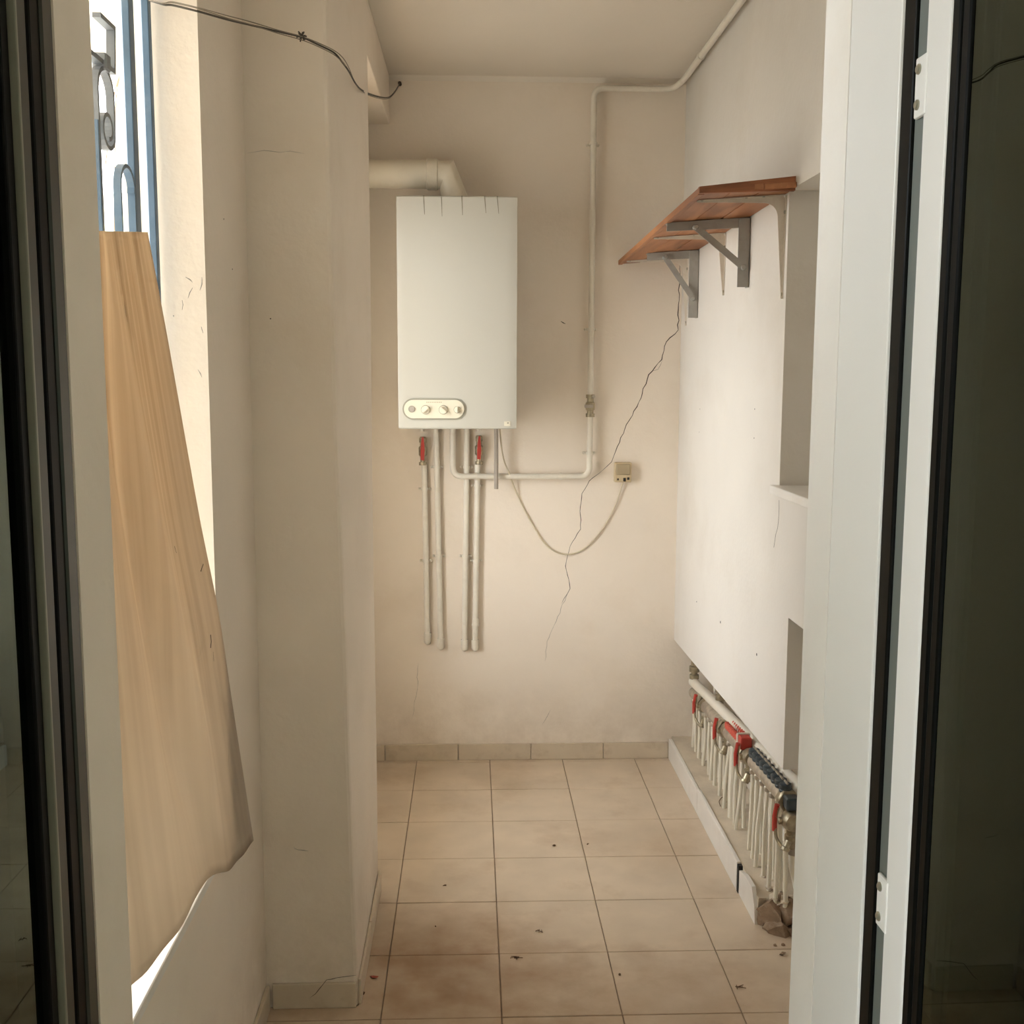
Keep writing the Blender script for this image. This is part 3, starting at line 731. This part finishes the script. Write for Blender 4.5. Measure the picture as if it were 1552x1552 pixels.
elbow().build('elbow', M['flue'], fl)

# ================================================================ pipes under the boiler
def clamp(p, parent, r=.0125, axis='z', wd=.042):
    mb = MB()
    if axis == 'z':
        mb.lathe(Vector(p)+Vector((0, 0, -.005)), (0, 0, 1), [(0, r), (0, r+.0028), (.010, r+.0028), (.010, r)], 14)
        mb.box(p[0]-wd/2, p[0]+wd/2, YB-.010, YB-.002, p[2]-.004, p[2]+.004, .001, 1)
        for s in (-1, 1): mb.lathe((p[0]+s*wd*.5, YB-.004, p[2]), ny, [(0, .005), (.008, .005), (.011, .003)], 8)
    o = mb.build('clamp', M['pipe'], parent); return o
PYY = YB-.020; pr = .0115
def vpipe(label, px0, py0, px1, py1, clamps, mt='pipe', top_z=None, r=pr, elbow_=True):
    a, b = at(px0, py0, Y=PYY), at(px1, py1, Y=PYY)
    if top_z: a.z = top_z
    t = thing('water_pipe', label, 'pipe', b)
    pts = bend([a, b, (b.x, YB+.01, b.z-.012)], .016) if elbow_ else [a, b]
    MB().tube(pts, r, 14).build('tube', M[mt], t)
    MB().lathe((b.x, PYY, b.z+.035), (0, 0, -1), [(0, r), (.0, r+.0035), (.035, r+.0035), (.043, r)], 14).build('bottom_socket', M[mt], t)
    for cx_, cy_ in clamps:
        c = at(cx_, cy_, Y=PYY); c.x = a.x + (b.x-a.x)*(c.z-a.z)/(b.z-a.z); clamp(c, t, r)
    return t
def ball_valve(px, pyt, pyb, label, flip=1, yy=PYY):
    a, b = at(px, pyt, Y=yy), at(px, pyb, Y=yy); h = a.z-b.z
    t = thing('ball_valve', label, 'valve', b)
    bd = MB().lathe(b, (0, 0, 1), [(0, .012), (.0, .0155), (.012, .0155), (.013, .010), (h*.30, .010), (h*.36, .0165), (h*.62, .0165), (h*.68, .011), (h*.80, .011), (h*.80, .014), (h*.95, .014), (h, .010)], 16)
    bd.build('body', M['brass'], t)
    MB().lathe((b.x, yy-.012, b.z+h*.45), ny, [(0, .007), (.016, .007), (.018, .004)], 10).build('stem', M['brass'], t)
    zc = b.z+h*.45
    lev = MB().prism([(b.x-.007, yy-.030, zc-.028), (b.x+.006, yy-.030, zc-.030), (b.x+.0085, yy-.030, zc+.010), (b.x+.005, yy-.033, zc+.060), (b.x-.001, yy-.033, zc+.064), (b.x-.004, yy-.033, zc+.050), (b.x-.008, yy-.030, zc+.008)], (0, .006, 0))
    lev.build('lever', M['red'], t)
    return t
vpipe('leftmost cream pipe below the boiler, under the left red valve', 643, 704, 648, 972, ((644, 741), (647, 850)))
ball_valve(641, 662, 705, 'left red-levered ball valve under the boiler')
vpipe('second cream pipe from the left below the boiler', 661, 655, 668, 980, ((663, 708), (666, 843)), top_z=BZ0+.002)
vpipe('third cream pipe below the boiler, crossing behind the gas pipe', 708, 655, 704, 982, ((707, 708), (705, 843)), top_z=BZ0+.002)
p5 = vpipe('rightmost cream pipe below the boiler, under the right red valve', 724, 704, 720, 982, ((724, 736), (721, 850)))
c5 = at(721, 948, Y=PYY); MB().lathe(c5, (0, 0, 1), [(0, .0115), (0, .0165), (.008, .0165), (.008, .014), (.03, .014), (.03, .0115)], 14).build('coupling', M['pipe'], p5)
ball_valve(726, 660, 704, 'right red-levered ball valve under the boiler')
dt = thing('drain_tube', 'short grey-brown drain tube hanging under the boiler right side', 'pipe', at(752, 741, Y=4.33))
a, b = at(752, 655, Y=4.30), at(752, 741, Y=4.30); a.z = BZ0+.004
MB().tube([a, b], .0085, 12).build('tube', M['grey_tube'], dt)
MB().lathe(a, (0, 0, -1), [(0, .011), (.012, .011), (.013, .0085)], 12).build('spigot', M['pipe'], dt)

# gas pipe: out of the boiler, across, up the wall, along the ceiling corner
GY = YB-.036; gr0 = .0135
g = lambda x, y: at(x, y, Y=GY)
ga = g(686, 660); ga.z = BZ0+.003
p_b = g(687, 722); p_b.x = ga.x; p_c = g(893, 723); p_d = g(897, 135); p_e = g(1018, 134)
p_c.x = g(896, 500).x; p_d.x = p_c.x; p_b.z = p_c.z = g(790, 722).z; p_d.z = p_e.z = g(950, 134).z
gp = thing('gas_pipe', 'long cream gas pipe from boiler up the back wall to the ceiling corner', 'pipe', p_c)
p_f = Vector((XR-.032, YB-.10, ZC-.034))
MB().tube(bend([ga, p_b, p_c, p_d, (XR-.055, GY, p_e.z), (XR-.030, YB-.13, ZC-.030), (XR-.030, 1.52, ZC-.030)], .04, 8), gr0*.86, 16).build('tube', M['pipe'], gp)
for y_px in (218, 499, 687):
    c = g(896, y_px); c.x = p_c.x; clamp(c, gp, .0125, wd=.042)
for x_px in (722, 850):
    c = g(x_px, 722); mb = MB(); mb.lathe((c.x-.005, GY, p_b.z), (1, 0, 0), [(0, .0115), (0, .0145), (.01, .0145), (.01, .0115)], 14)
    mb.build('clamp', M['pipe'], gp)
for yy in (3.95, 3.2, 2.4):
    mb = MB(); mb.lathe((XR-.030, yy-.006, ZC-.030), (0, 1, 0), [(0, .0115), (0, .0150), (.012, .0150), (.012, .0115)], 14)
    mb.build('clamp', M['pipe'], gp)
vt, vb = g(896, 598), g(896, 632)
gv = thing('gas_shutoff_valve', 'small tarnished brass shut-off valve on the upright gas pipe', 'valve', (p_c.x, GY, vb.z))
h = vt.z-vb.z
MB().lathe((p_c.x, GY, vb.z), (0, 0, 1), [(0, .0175), (.014, .0175), (.014, .013), (.024, .013), (.03, .0185), (.055, .0185), (.06, .013), (h-.014, .013), (h-.014, .017), (h, .017)], 18).build('body', M['brass'], gv)
MB().lathe((p_c.x, GY-.014, vb.z+.043), ny, [(0, .009), (.012, .009), (.014, .005)], 12).build('stem', M['brass'], gv)
MB().box(p_c.x-.026, p_c.x+.008, GY-.034, GY-.028, vb.z+.037, vb.z+.050, .002, 1).build('handle', M['grey_tube'], gv)
MB().lathe((p_c.x+.006, GY-.01, vb.z+.078), (.5, -1, .3), [(0, .006), (.014, .006)], 10).build('test_point', M['nickel'], gv)

# ================================================================ junction box and its cable
o1, o2 = at(932, 701, Y=YB-.03), at(957, 731, Y=YB-.03)
jx = thing('junction_box', 'small yellowed plastic box on the back wall beside the crack', 'junction box', ((o1.x+o2.x)/2, YB, o2.z))
MB().box(o1.x, o2.x, YB-.032, YB-.001, o2.z, o1.z, .004, 2).build('body', M['socket'], jx)
MB().box(o1.x+.006, o2.x-.006, YB-.036, YB-.031, o2.z+.030, o1.z-.006, .003, 2).build('cover', M['socket_dark'], jx)
MB().box(o1.x+.010, o1.x+.016, YB-.034, YB-.031, o2.z+.008, o2.z+.016, .001, 1).build('terminal', M['dark'], jx)
MB().box(o1.x+.034, o1.x+.044, YB-.036, YB-.031, o2.z+.004, o2.z+.018, .001, 1).build('terminal', M['dark'], jx)
MB().box(o1.x+.050, o1.x+.058, YB-.035, YB-.031, o2.z+.010, o2.z+.020, .001, 1).build('terminal', M['dark'], jx)
cb = thing('boiler_cable', 'thin cream cable sagging from boiler to the junction box', 'cable', at(860, 838, Y=YB-.01))
cpth = [at(757, 652, Y=4.30), at(762, 690, Y=4.345), at(771, 716, Y=4.33), at(785, 752, Y=YB-.008), at(806, 793, Y=YB-.006), at(830, 828, Y=YB-.006), at(858, 840, Y=YB-.006), at(886, 831, Y=YB-.006), at(915, 799, Y=YB-.006), at(934, 762, Y=YB-.008), at(944, 731, Y=YB-.014)]
cpth[0].z = BZ0+.003
MB().tube(smooth_path(cpth, 8), .0030, 8).build('cord', M['cable'], cb)

# ================================================================ loose twisted wires from grille to back corner
wr_ = thing('hanging_wires', 'dark twisted wires strung from the window bars past the pillar', 'wire', (-.6, 2.16, 2.31))
wp = [(226, 0, 2.155), (248, 7, 2.14), (262, 8, 2.14), (300, 17, 2.14), (345, 30, 2.18), (380, 38, 2.26), (420, 48, 2.36), (457, 56, 2.45), (480, 66, 2.51), (505, 80, 2.565), (519, 94, 2.575), (528, 108, 2.62), (540, 128, 2.9), (549, 137, 3.1), (560, 143, 3.4), (578, 148, 3.8), (590, 147, 4.0), (599, 138, 4.2), (605, 128, 4.352)]
def wpath(off, seed, amp):
    rnd = random.Random(seed); out = []
    for i, (x, y, Y) in enumerate(wp):
        s = math.sin(PI*i/(len(wp)-1)); out.append(at(x+rnd.uniform(-amp, amp)*s, y+off(i)+rnd.uniform(-amp, amp)*s, Y=Y-.004*seed))
    return smooth_path(out, 6)
MB().tube(wpath(lambda i: 0, 1, .6), .0020, 7).build('strand', M['wire'], wr_)
MB().tube(wpath(lambda i: -4*math.sin(i*.62) if i < 11 else -1, 2, 1.0), .0010, 6).build('strand', M['wire_thin'], wr_)
MB().tube(wpath(lambda i: -6*abs(math.sin(i*.45)) if i < 12 else 1.5, 3, 1.0), .0010, 6).build('strand', M['wire_thin'], wr_)
k0 = at(457, 55, Y=2.445)
mb = MB()
for k in range(6):
    a = k*1.1; d = Vector((math.cos(a), .3*math.sin(a*2), math.sin(a)))*.011
    mb.tube([k0-d*.8, k0+d*.3+Vector((.001, 0, .001)), k0+d], .0016, 6)
mb.build('knot', M['wire'], wr_)
e0 = at(606, 127, Y=4.365); MB().lathe(e0+Vector((0, .008, 0)), ny, [(0, .007), (.02, .007), (.022, .003)], 10).build('wall_plug', M['wire'], wr_)

# ================================================================ wooden wall shelf and its brackets
slabels = 'reddish-brown plank shelf high on the right wall'
TILT = .072; XF = .578; YN, YFr = 2.845, 4.368
zN, zF = 2.066, 2.026          # underside heights near and far
sf = thing('wall_shelf', slabels, 'shelf', (XR, 3.6, zN))
def zs(y, x=XR): return 2.056 + (2.028-2.056)*(y-YN)/(YFr-YN) + TILT*(x-XR)
def plank(x0, x1, th, name, mt='wood', y0=YN, y1=YFr, dz=0):
    mb = MB(); A = [(x0, y0, zs(y0, x0)+dz), (x1, y0, zs(y0, x1)+dz), (x1, y1, zs(y1, x1)+dz), (x0, y1, zs(y1, x0)+dz)]
    mb.prism(A, (0, 0, th)); bmesh.ops.bevel(mb.bm, geom=mb.bm.edges[:], offset=.0015, segments=1, affect='EDGES'); return mb.build(name, M[mt], sf)
for (x0, x1, dz) in ((XF+.016, .662, 0), (.664, .744, .0012), (.746, XR-.001, 0)):
    plank(x0, x1, .014, 'plank', dz=dz)
plank(XF-.002, XF+.0145, .018, 'front_lip', dz=-.003)
# batten under the near end
MB().prism([(XF-.002, YN-.016, zs(YN, XF)-.001), (XR-.001, YN+.012, zs(YN)-.006), (XR-.001, YN+.012, zs(YN)+.030), (XF-.002, YN-.016, zs(YN, XF)+.015)], (0, .016, 0)).build('end_batten', M['wood_dark'], sf)

LEAN = TILT
def white_bracket(y, z_top, label, down=.27, L=.235):
    global ztop_ref; ztop_ref = z_top
    """pressed steel shelf bracket: tapering arm and leg meeting in a rounded heel"""
    t = thing('white_shelf_bracket', label, 'shelf bracket', (XR, y, z_top-down), 'white pressed steel shelf brackets')
    x1 = XR-.0005
    def taper(pts, ws, nrm, thk):
        mb = MB(); nrm = Vector(nrm); pts = [Vector(p) for p in pts]; n = len(pts); rings = []
        for i, p in enumerate(pts):
            tt = (pts[min(i+1, n-1)]-pts[max(i-1, 0)]).normalized(); u = tt.cross(nrm).normalized()*ws[i]/2
            h = nrm*thk/2; rings.append([mb.bm.verts.new(p+u+h), mb.bm.verts.new(p-u+h), mb.bm.verts.new(p-u-h), mb.bm.verts.new(p+u-h)])
        for a, b in zip(rings, rings[1:]):
            for k in range(4): mb.bm.faces.new((a[k], a[(k+1) % 4], b[(k+1) % 4], b[k]))
        mb.bm.faces.new(rings[0][::-1]); mb.bm.faces.new(rings[-1]); return mb
    # flanges (flat against shelf and wall)
    MB().prism([(x1-L, y-.006, z_top), (x1-.02, y-.011, z_top), (x1-.004, y-.011, z_top), (x1-.004, y+.011, z_top), (x1-.02, y+.011, z_top), (x1-L, y+.006, z_top)], (0, 0, -.002)).build('arm_flange', M['bracket_white'], t)
    MB().prism([(x1, y-.011, z_top-.003), (x1, y+.011, z_top-.003), (x1, y+.005, z_top-down), (x1, y-.005, z_top-down)], (-.002, 0, 0)).build('leg_flange', M['bracket_white'], t)
    # web: a narrow strip that widens round the heel
    O, I = [], []
    for k in range(8):
        q = k/7; x = x1-L+(L-.060)*q; O.append((x, z_top-.002)); I.append((x, z_top-.006-.012*q))
    for k in range(1, 8):
        a = PI/2*k/7; O.append((x1-.001 if k > 4 else x1-.060+.059*k/4.5, z_top-.002 if k < 5 else z_top-.002-.050*(k-4.5)/2.5))
        I.append((x1-.060+.040*math.sin(a), z_top-.018-.040*(1-math.cos(a))))
    for k in range(1, 8):
        q = k/7; z = z_top-.058-(down-.058)*q; O.append((x1-.001, z)); I.append((x1-.020+.015*q, z-.0))
    mb = MB(); R4 = [[mb.bm.verts.new((x, y+dy, z)) for (x, z), dy in ((o, -.0012), (i_, -.0012), (i_, .0012), (o, .0012))] for o, i_ in zip(O, I)]
    for a, b in zip(R4, R4[1:]):
        for k in range(4): mb.bm.faces.new((a[k], a[(k+1) % 4], b[(k+1) % 4], b[k]))
    mb.bm.faces.new(R4[0][::-1]); mb.bm.faces.new(R4[-1])
    mb.build('web', M['bracket_white'], t)
    for (zz) in (z_top-.045, z_top-down+.012):
        MB().lathe((x1-.002, y-.006 if zz > z_top-.1 else y, zz), (-1, 0, 0), [(0, .005), (.003, .004)], 10).build('screw', M['screw'], t)
    for xx in (x1-L+.012, x1-L*.45, x1-.06):
        MB().lathe((xx, y-.006, z_top-.002), (0, 0, -1), [(0, .004), (.002, .003)], 8).build('screw', M['screw'], t)
    return t
white_bracket(2.945, zs(2.945)-.001, 'white shelf bracket nearest the window niche')
white_bracket(3.635, zs(3.635)-.001, 'white shelf bracket between the two grey braced brackets', .20)
white_bracket(4.262, zs(4.262)-.001, 'white shelf bracket at far end beside the back wall', .26)
def grey_bracket(y, z_top, down, arm, label):
    global ztop_ref; ztop_ref = z_top
    t = thing('grey_braced_bracket', label, 'shelf bracket', (XR, y, z_top-down), 'grey braced shelf brackets')
    w_ = .030; x1 = XR-.0005
    # angle iron: flange facing the viewer plus flange against shelf or wall
    MB().box(x1-arm, x1-.001, y-.0035, y+.0005, z_top-w_, z_top, .0008, 1).build('arm', M['steel_grey'], t)
    MB().box(x1-arm, x1-.001, y, y+.028, z_top-.004, z_top-.0005, .0006, 1).build('arm_flange', M['steel_grey'], t)
    MB().box(x1-.036, x1-.002, y-.008, y-.004, z_top-down, z_top-.002, .0008, 1).build('upright', M['steel_grey'], t)
    MB().box(x1-.004, x1, y-.004, y+.026, z_top-down, z_top-.004, .0006, 1).build('upright_flange', M['steel_grey'], t)
    a = Vector((x1-arm*.66, y-.012, z_top-w_*.72)); b = Vector((x1-.020, y-.014, z_top-down*.72))
    MB().flat([a, b], .020, .004, (0, 1, 0)).build('brace', M['steel_grey'], t)
    for p in (a, b): MB().lathe(p+Vector((0, .012, 0)), ny, [(0, .009), (.014, .009), (.018, .006)], 12).build('bolt', M['steel_grey'], t)
    return t
grey_bracket(3.315, zs(3.315)-.001, .205, .250, 'grey steel shelf bracket with diagonal brace, the nearer of two')
grey_bracket(4.055, zs(4.055)-.001, .245, .190, 'grey steel shelf bracket with diagonal brace, the farther of two')

LEAN = 0
# ================================================================ heating manifold in the recess
Pf, Pn = Vector((.905, 4.31, .298)), Vector((.884, 2.84, .405))    # bar axis, far and near
def ax(y): t = (y-Pf.y)/(Pn.y-Pf.y); return Pf.lerp(Pn, t)
AXD = (Pn-Pf).normalized()
mf = thing('heating_manifold', 'long brass and nickel heating manifold in the recess of the right wall', 'manifold', (.9, 3.6, .1))
def seg_bar(y0, y1, r, mt, name, hexa=False):
    a, b = ax(y0), ax(y1); return MB().tube([a, b], r, 6 if hexa else 16).build(name, M[mt], mf)
seg_bar(4.30, 4.12, .024, 'nickel', 'header')
seg_bar(4.12, 4.09, .031, 'brass', 'union_nut', True)
seg_bar(4.05, 3.72, .025, 'nickel', 'header')
seg_bar(3.735, 3.70, .033, 'brass', 'union_nut', True)
seg_bar(3.66, 3.40, .024, 'nickel', 'header')
seg_bar(3.41, 3.38, .032, 'brass', 'union_nut', True)
seg_bar(3.30, 2.93, .024, 'nickel', 'header')
seg_bar(2.94, 2.90, .032, 'brass', 'union_nut', True)
for y in (4.065, 3.685, 3.355, 2.875):
    c = ax(y)-Vector((0, 0, .045 if y < 2.9 else 0)); mb = MB(); mb.lathe(c+AXD*-.028, AXD, [(0, .016), (0, .023), (.010, .026), (.028, .030), (.046, .026), (.056, .023), (.056, .016)], 16)
    mb.lathe(c+Vector((0, 0, -.02)), (0, 0, -1), [(0, .014), (.02, .014), (.022, .018), (.040, .018), (.042, .012), (.06, .012)], 12)
    mb.build('valve_body', M['brass'], mf)
    # lever: steel-cored loop hanging on the room side, with a red grip
    a = c+Vector((-.030, 0, .012))
    MB().lathe(c+Vector((-.018, 0, 0)), (-1, 0, 0), [(0, .010), (.018, .010), (.020, .006)], 10).build('stem', M['brass'], mf)
    MB().tube(smooth_path([a+Vector((-.006, .01, .022)), a+Vector((-.012, .012, -.02)), a+Vector((-.012, .0, -.058)), a+Vector((-.002, -.022, -.078))], 5), .0045, 8).build('lever_arm', M['brass'], mf)
    MB().tube([a+Vector((-.008, .012, .030)), a+Vector((-.014, .014, -.005)), a+Vector((-.014, .010, -.045))], .0072, 8).build('red_lever_grip', M['red'], mf)
    # drain cock under each valve
    MB().lathe(c+Vector((-.012, -.02, -.05)), (-.5, -.3, -1), [(0, .009), (.018, .009), (.02, .013), (.028, .013), (.03, .006)], 10).build('drain_cock', M['brass'], mf)
# top pipe: white plastic tube lying along above the bar, open near end
tp = thing('white_conduit', 'white plastic conduit lying above the manifold, open at near end', 'pipe', (.915, 3.6, .4))
a0, a1 = Vector((.905, 4.335, .335)), Vector((.930, 2.895, .425))
MB().tube([a0, a1], .0195, 18, caps=False).build('tube', M['pipe_white'], tp)
MB().tube([a0+Vector((0, -.01, 0)), a1+Vector((0, .002, 0))], .0165, 18, caps=True).build('bore', M['dark'], tp)
# riser fittings at the far end, disappearing up behind the wall
for (y, x) in ((4.315, .905), (3.93, .925)):
    mb = MB(); c = Vector((x, y, ax(y).z+.055))
    mb.lathe(c, (0, 0, 1), [(-.02, .012), (0, .012), (0, .019), (.018, .019), (.018, .013), (.03, .013), (.03, .021), (.052, .021), (.054, .014), (.085, .014)], 12); mb.build('riser_fitting', M['brass'], mf)
    MB().box(c.x-.014, c.x+.014, c.y-.016, c.y+.016, c.z+.085, c.z+.125, .002, 1).build('air_vent', M['blue_cap'], mf)
MB().tube([(.955, 4.14, .12), (.955, 4.14, .50)], .010, 10).build('riser_pipe', M['pipe'], mf)
# red caps, packed in two rows, and dark blue caps
for k in range(10):
    y = 3.635-.0225*k; c = ax(y)+Vector((-.006, 0, .022))
    if k == 9: break
    for s in (-1, 1):
        MB().lathe(c+Vector((s*.014+.004, .004*s, 0)), (0, 0, 1), [(0, .006), (.006, .006), (.006, .0082), (.022, .0078), (.024, .006)], 10).build('red_cap', M['red_cap'], mf)
rb = ax(3.385)+Vector((-.012, 0, .030))
MB().box(rb.x-.018, rb.x+.018, rb.y-.020, rb.y+.020, rb.z-.01, rb.z+.030, .003, 1).build('red_actuator', M['red'], mf)
MB().box(rb.x-.022, rb.x+.022, rb.y+.020, rb.y+.030, rb.z-.012, rb.z+.034, .003, 1).build('actuator_base', M['bracket_white'], mf)
for k in range(9):
    y = 3.285-.0445*k; c = ax(y)+Vector((-.004, 0, .018))
    MB().lathe(c, (-.12, 0, 1), [(0, .010), (.004, .010), (.004, .0175), (.012, .0185), (.014, .0165), (.016, .0185), (.026, .0175), (.029, .012)], 12).build('blue_cap', M['blue_cap'], mf)
    MB().box(c.x-.003, c.x+.003, c.y-.015, c.y+.015, c.z+.028, c.z+.033, .001, 1).build('cap_ridge', M['nickel'], mf)
c = ax(2.885)+Vector((0, 0, .035)); MB().box(c.x-.018, c.x+.020, c.y-.02, c.y+.02, c.z-.050, c.z-.014, .004, 1).build('end_actuator', M['blue_cap'], mf)
# outlet nuts and the rows of small white pipes dropping to the plinth
rnd = random.Random(3)
grp = 'small white heating pipes dropping from the manifold'
ys = []
for (n0, y0, y1) in ((7, 4.285, 4.10), (9, 4.02, 3.74), (8, 3.64, 3.42), (13, 3.31, 2.95)):
    for k in range(n0): ys.append(y0+(y1-y0)*k/(n0-1))
proto = None
for k, y in enumerate(ys):
    c = ax(y); dx = -.010 if k % 2 else .008
    top = c+Vector((dx, 0, -.018)); bx = c.x+dx*1.5+rnd.uniform(-.006, .006); by = y+rnd.uniform(-.014, .014)
    big = k in (10, 19)
    r = (.013 if big else .0066) + rnd.uniform(-.0006, .0006)
    zb = .082
    t = thing('heating_pipe', 'thin white heating pipe dropping to the plinth from '+('the farthest manifold section' if k < 7 else 'the plain bar before the red caps' if k < 16 else 'the red-capped bar' if k < 24 else 'the dark-blue-capped bar'), 'pipe', (bx, by, zb), grp+(', far section' if k < 7 else ', plain section' if k < 16 else ', red-capped section' if k < 24 else ', dark-capped section'))
    pth = smooth_path([top, top+Vector((0, 0, -.03)), Vector(((top.x+bx)/2+rnd.uniform(-.004, .004), (y+by)/2, (top.z+zb)/2)), Vector((bx, by, zb+.03)), Vector((bx, by, zb-.012))], 4)
    MB().tube(pth, r, 10).build('tube', M['pipe_white'], t)
    MB().lathe(top+Vector((0, 0, .004)), (0, 0, -1), [(0, .0085), (.004, .0115), (.016, .0115), (.019, .009)], 8).build('compression_nut', M['nickel'], t)
    rock('mortar_collar', (bx, by, zb+.002), (r*1.7, r*1.7, .006), 100+k, M['concrete'], t, 1, .3)
# two thicker pipes under valve bodies at near end
t = thing('waste_pipe', 'thick white pipe bending down at near end of manifold', 'pipe', (.95, 2.99, .09))
MB().tube(smooth_path([(.922, 2.955, .235), (.926, 2.96, .19), (.940, 2.975, .14), (.955, 2.985, .085)], 6), .019, 14).build('tube', M['pipe_white'], t)
MB().lathe((.922, 2.955, .225), (0, 0, 1), [(0, .019), (.001, .024), (.030, .024), (.032, .019)], 14).build('socket', M['grey_tube'], t)

# ================================================================ small debris on the floor
def debris(px, py, s, label, mt='leaf', seed=1):
    p = at(px, py, Z=0); o = rock('debris', (0, 0, .0025), (s, s*.6, .0025), seed, M[mt], None, 1, .5)
    o.location = (p.x, p.y, 0); o.rotation_euler.z = seed*1.3; tag(o, label, 'debris')
    return o
def twig(px, py, label, seed):
    p = at(px, py, Z=0); rnd = random.Random(seed); mb = MB()
    for k in range(4):
        a = rnd.uniform(0, 6.28); L = rnd.uniform(.008, .016); c = Vector((rnd.uniform(-.006, .006), rnd.uniform(-.004, .004), .0022))
        d = Vector((math.cos(a), math.sin(a)*.6, 0))*L; mb.tube([c-d, c+d*.2+Vector((0, 0, .001)), c+d], .0010, 5)
    o = mb.build('twig', M['leaf']); o.location = (p.x, p.y, 0); tag(o, label, 'debris')
twig(818, 1412, 'small dark twig on floor tile in the middle foreground', 3)
twig(1120, 1497, 'small dark twig on floor at lower right beyond the rubble', 5)
debris(840, 1282, .006, 'dark speck on the middle floor tiles, left of a pair', seed=2)
debris(891, 1280, .005, 'dark speck on the middle floor tiles, right of a pair', seed=3)
debris(660, 1405, .004, 'tiny dark crumb on floor tile right of the pillar', seed=4)
debris(674, 1343, .005, 'dark crumb on floor tile left of centre', seed=5)
debris(939, 1478, .006, 'brown crumb on foreground tile near the grout line', seed=6)
debris(567, 1482, .012, 'small red fragment on the floor at the pillar foot', 'redbit', seed=7)
debris(548, 1508, .011, 'dark clump of dirt at the pillar corner foot', seed=8)
twig(783, 1452, 'curled dry leaf bits beside the front grout joint', 9)
hr = MB().tube(smooth_path([at(1092, 1222, Z=.092), at(1090, 1214, Z=.092), at(1096, 1208, Z=.092), at(1101, 1215, Z=.092), at(1097, 1222, Z=.092)], 6), .0012, 6).build('wire_loop', M['leaf'])
tag(hr, 'small curled loop of dark wire on the plinth ledge', 'wire')
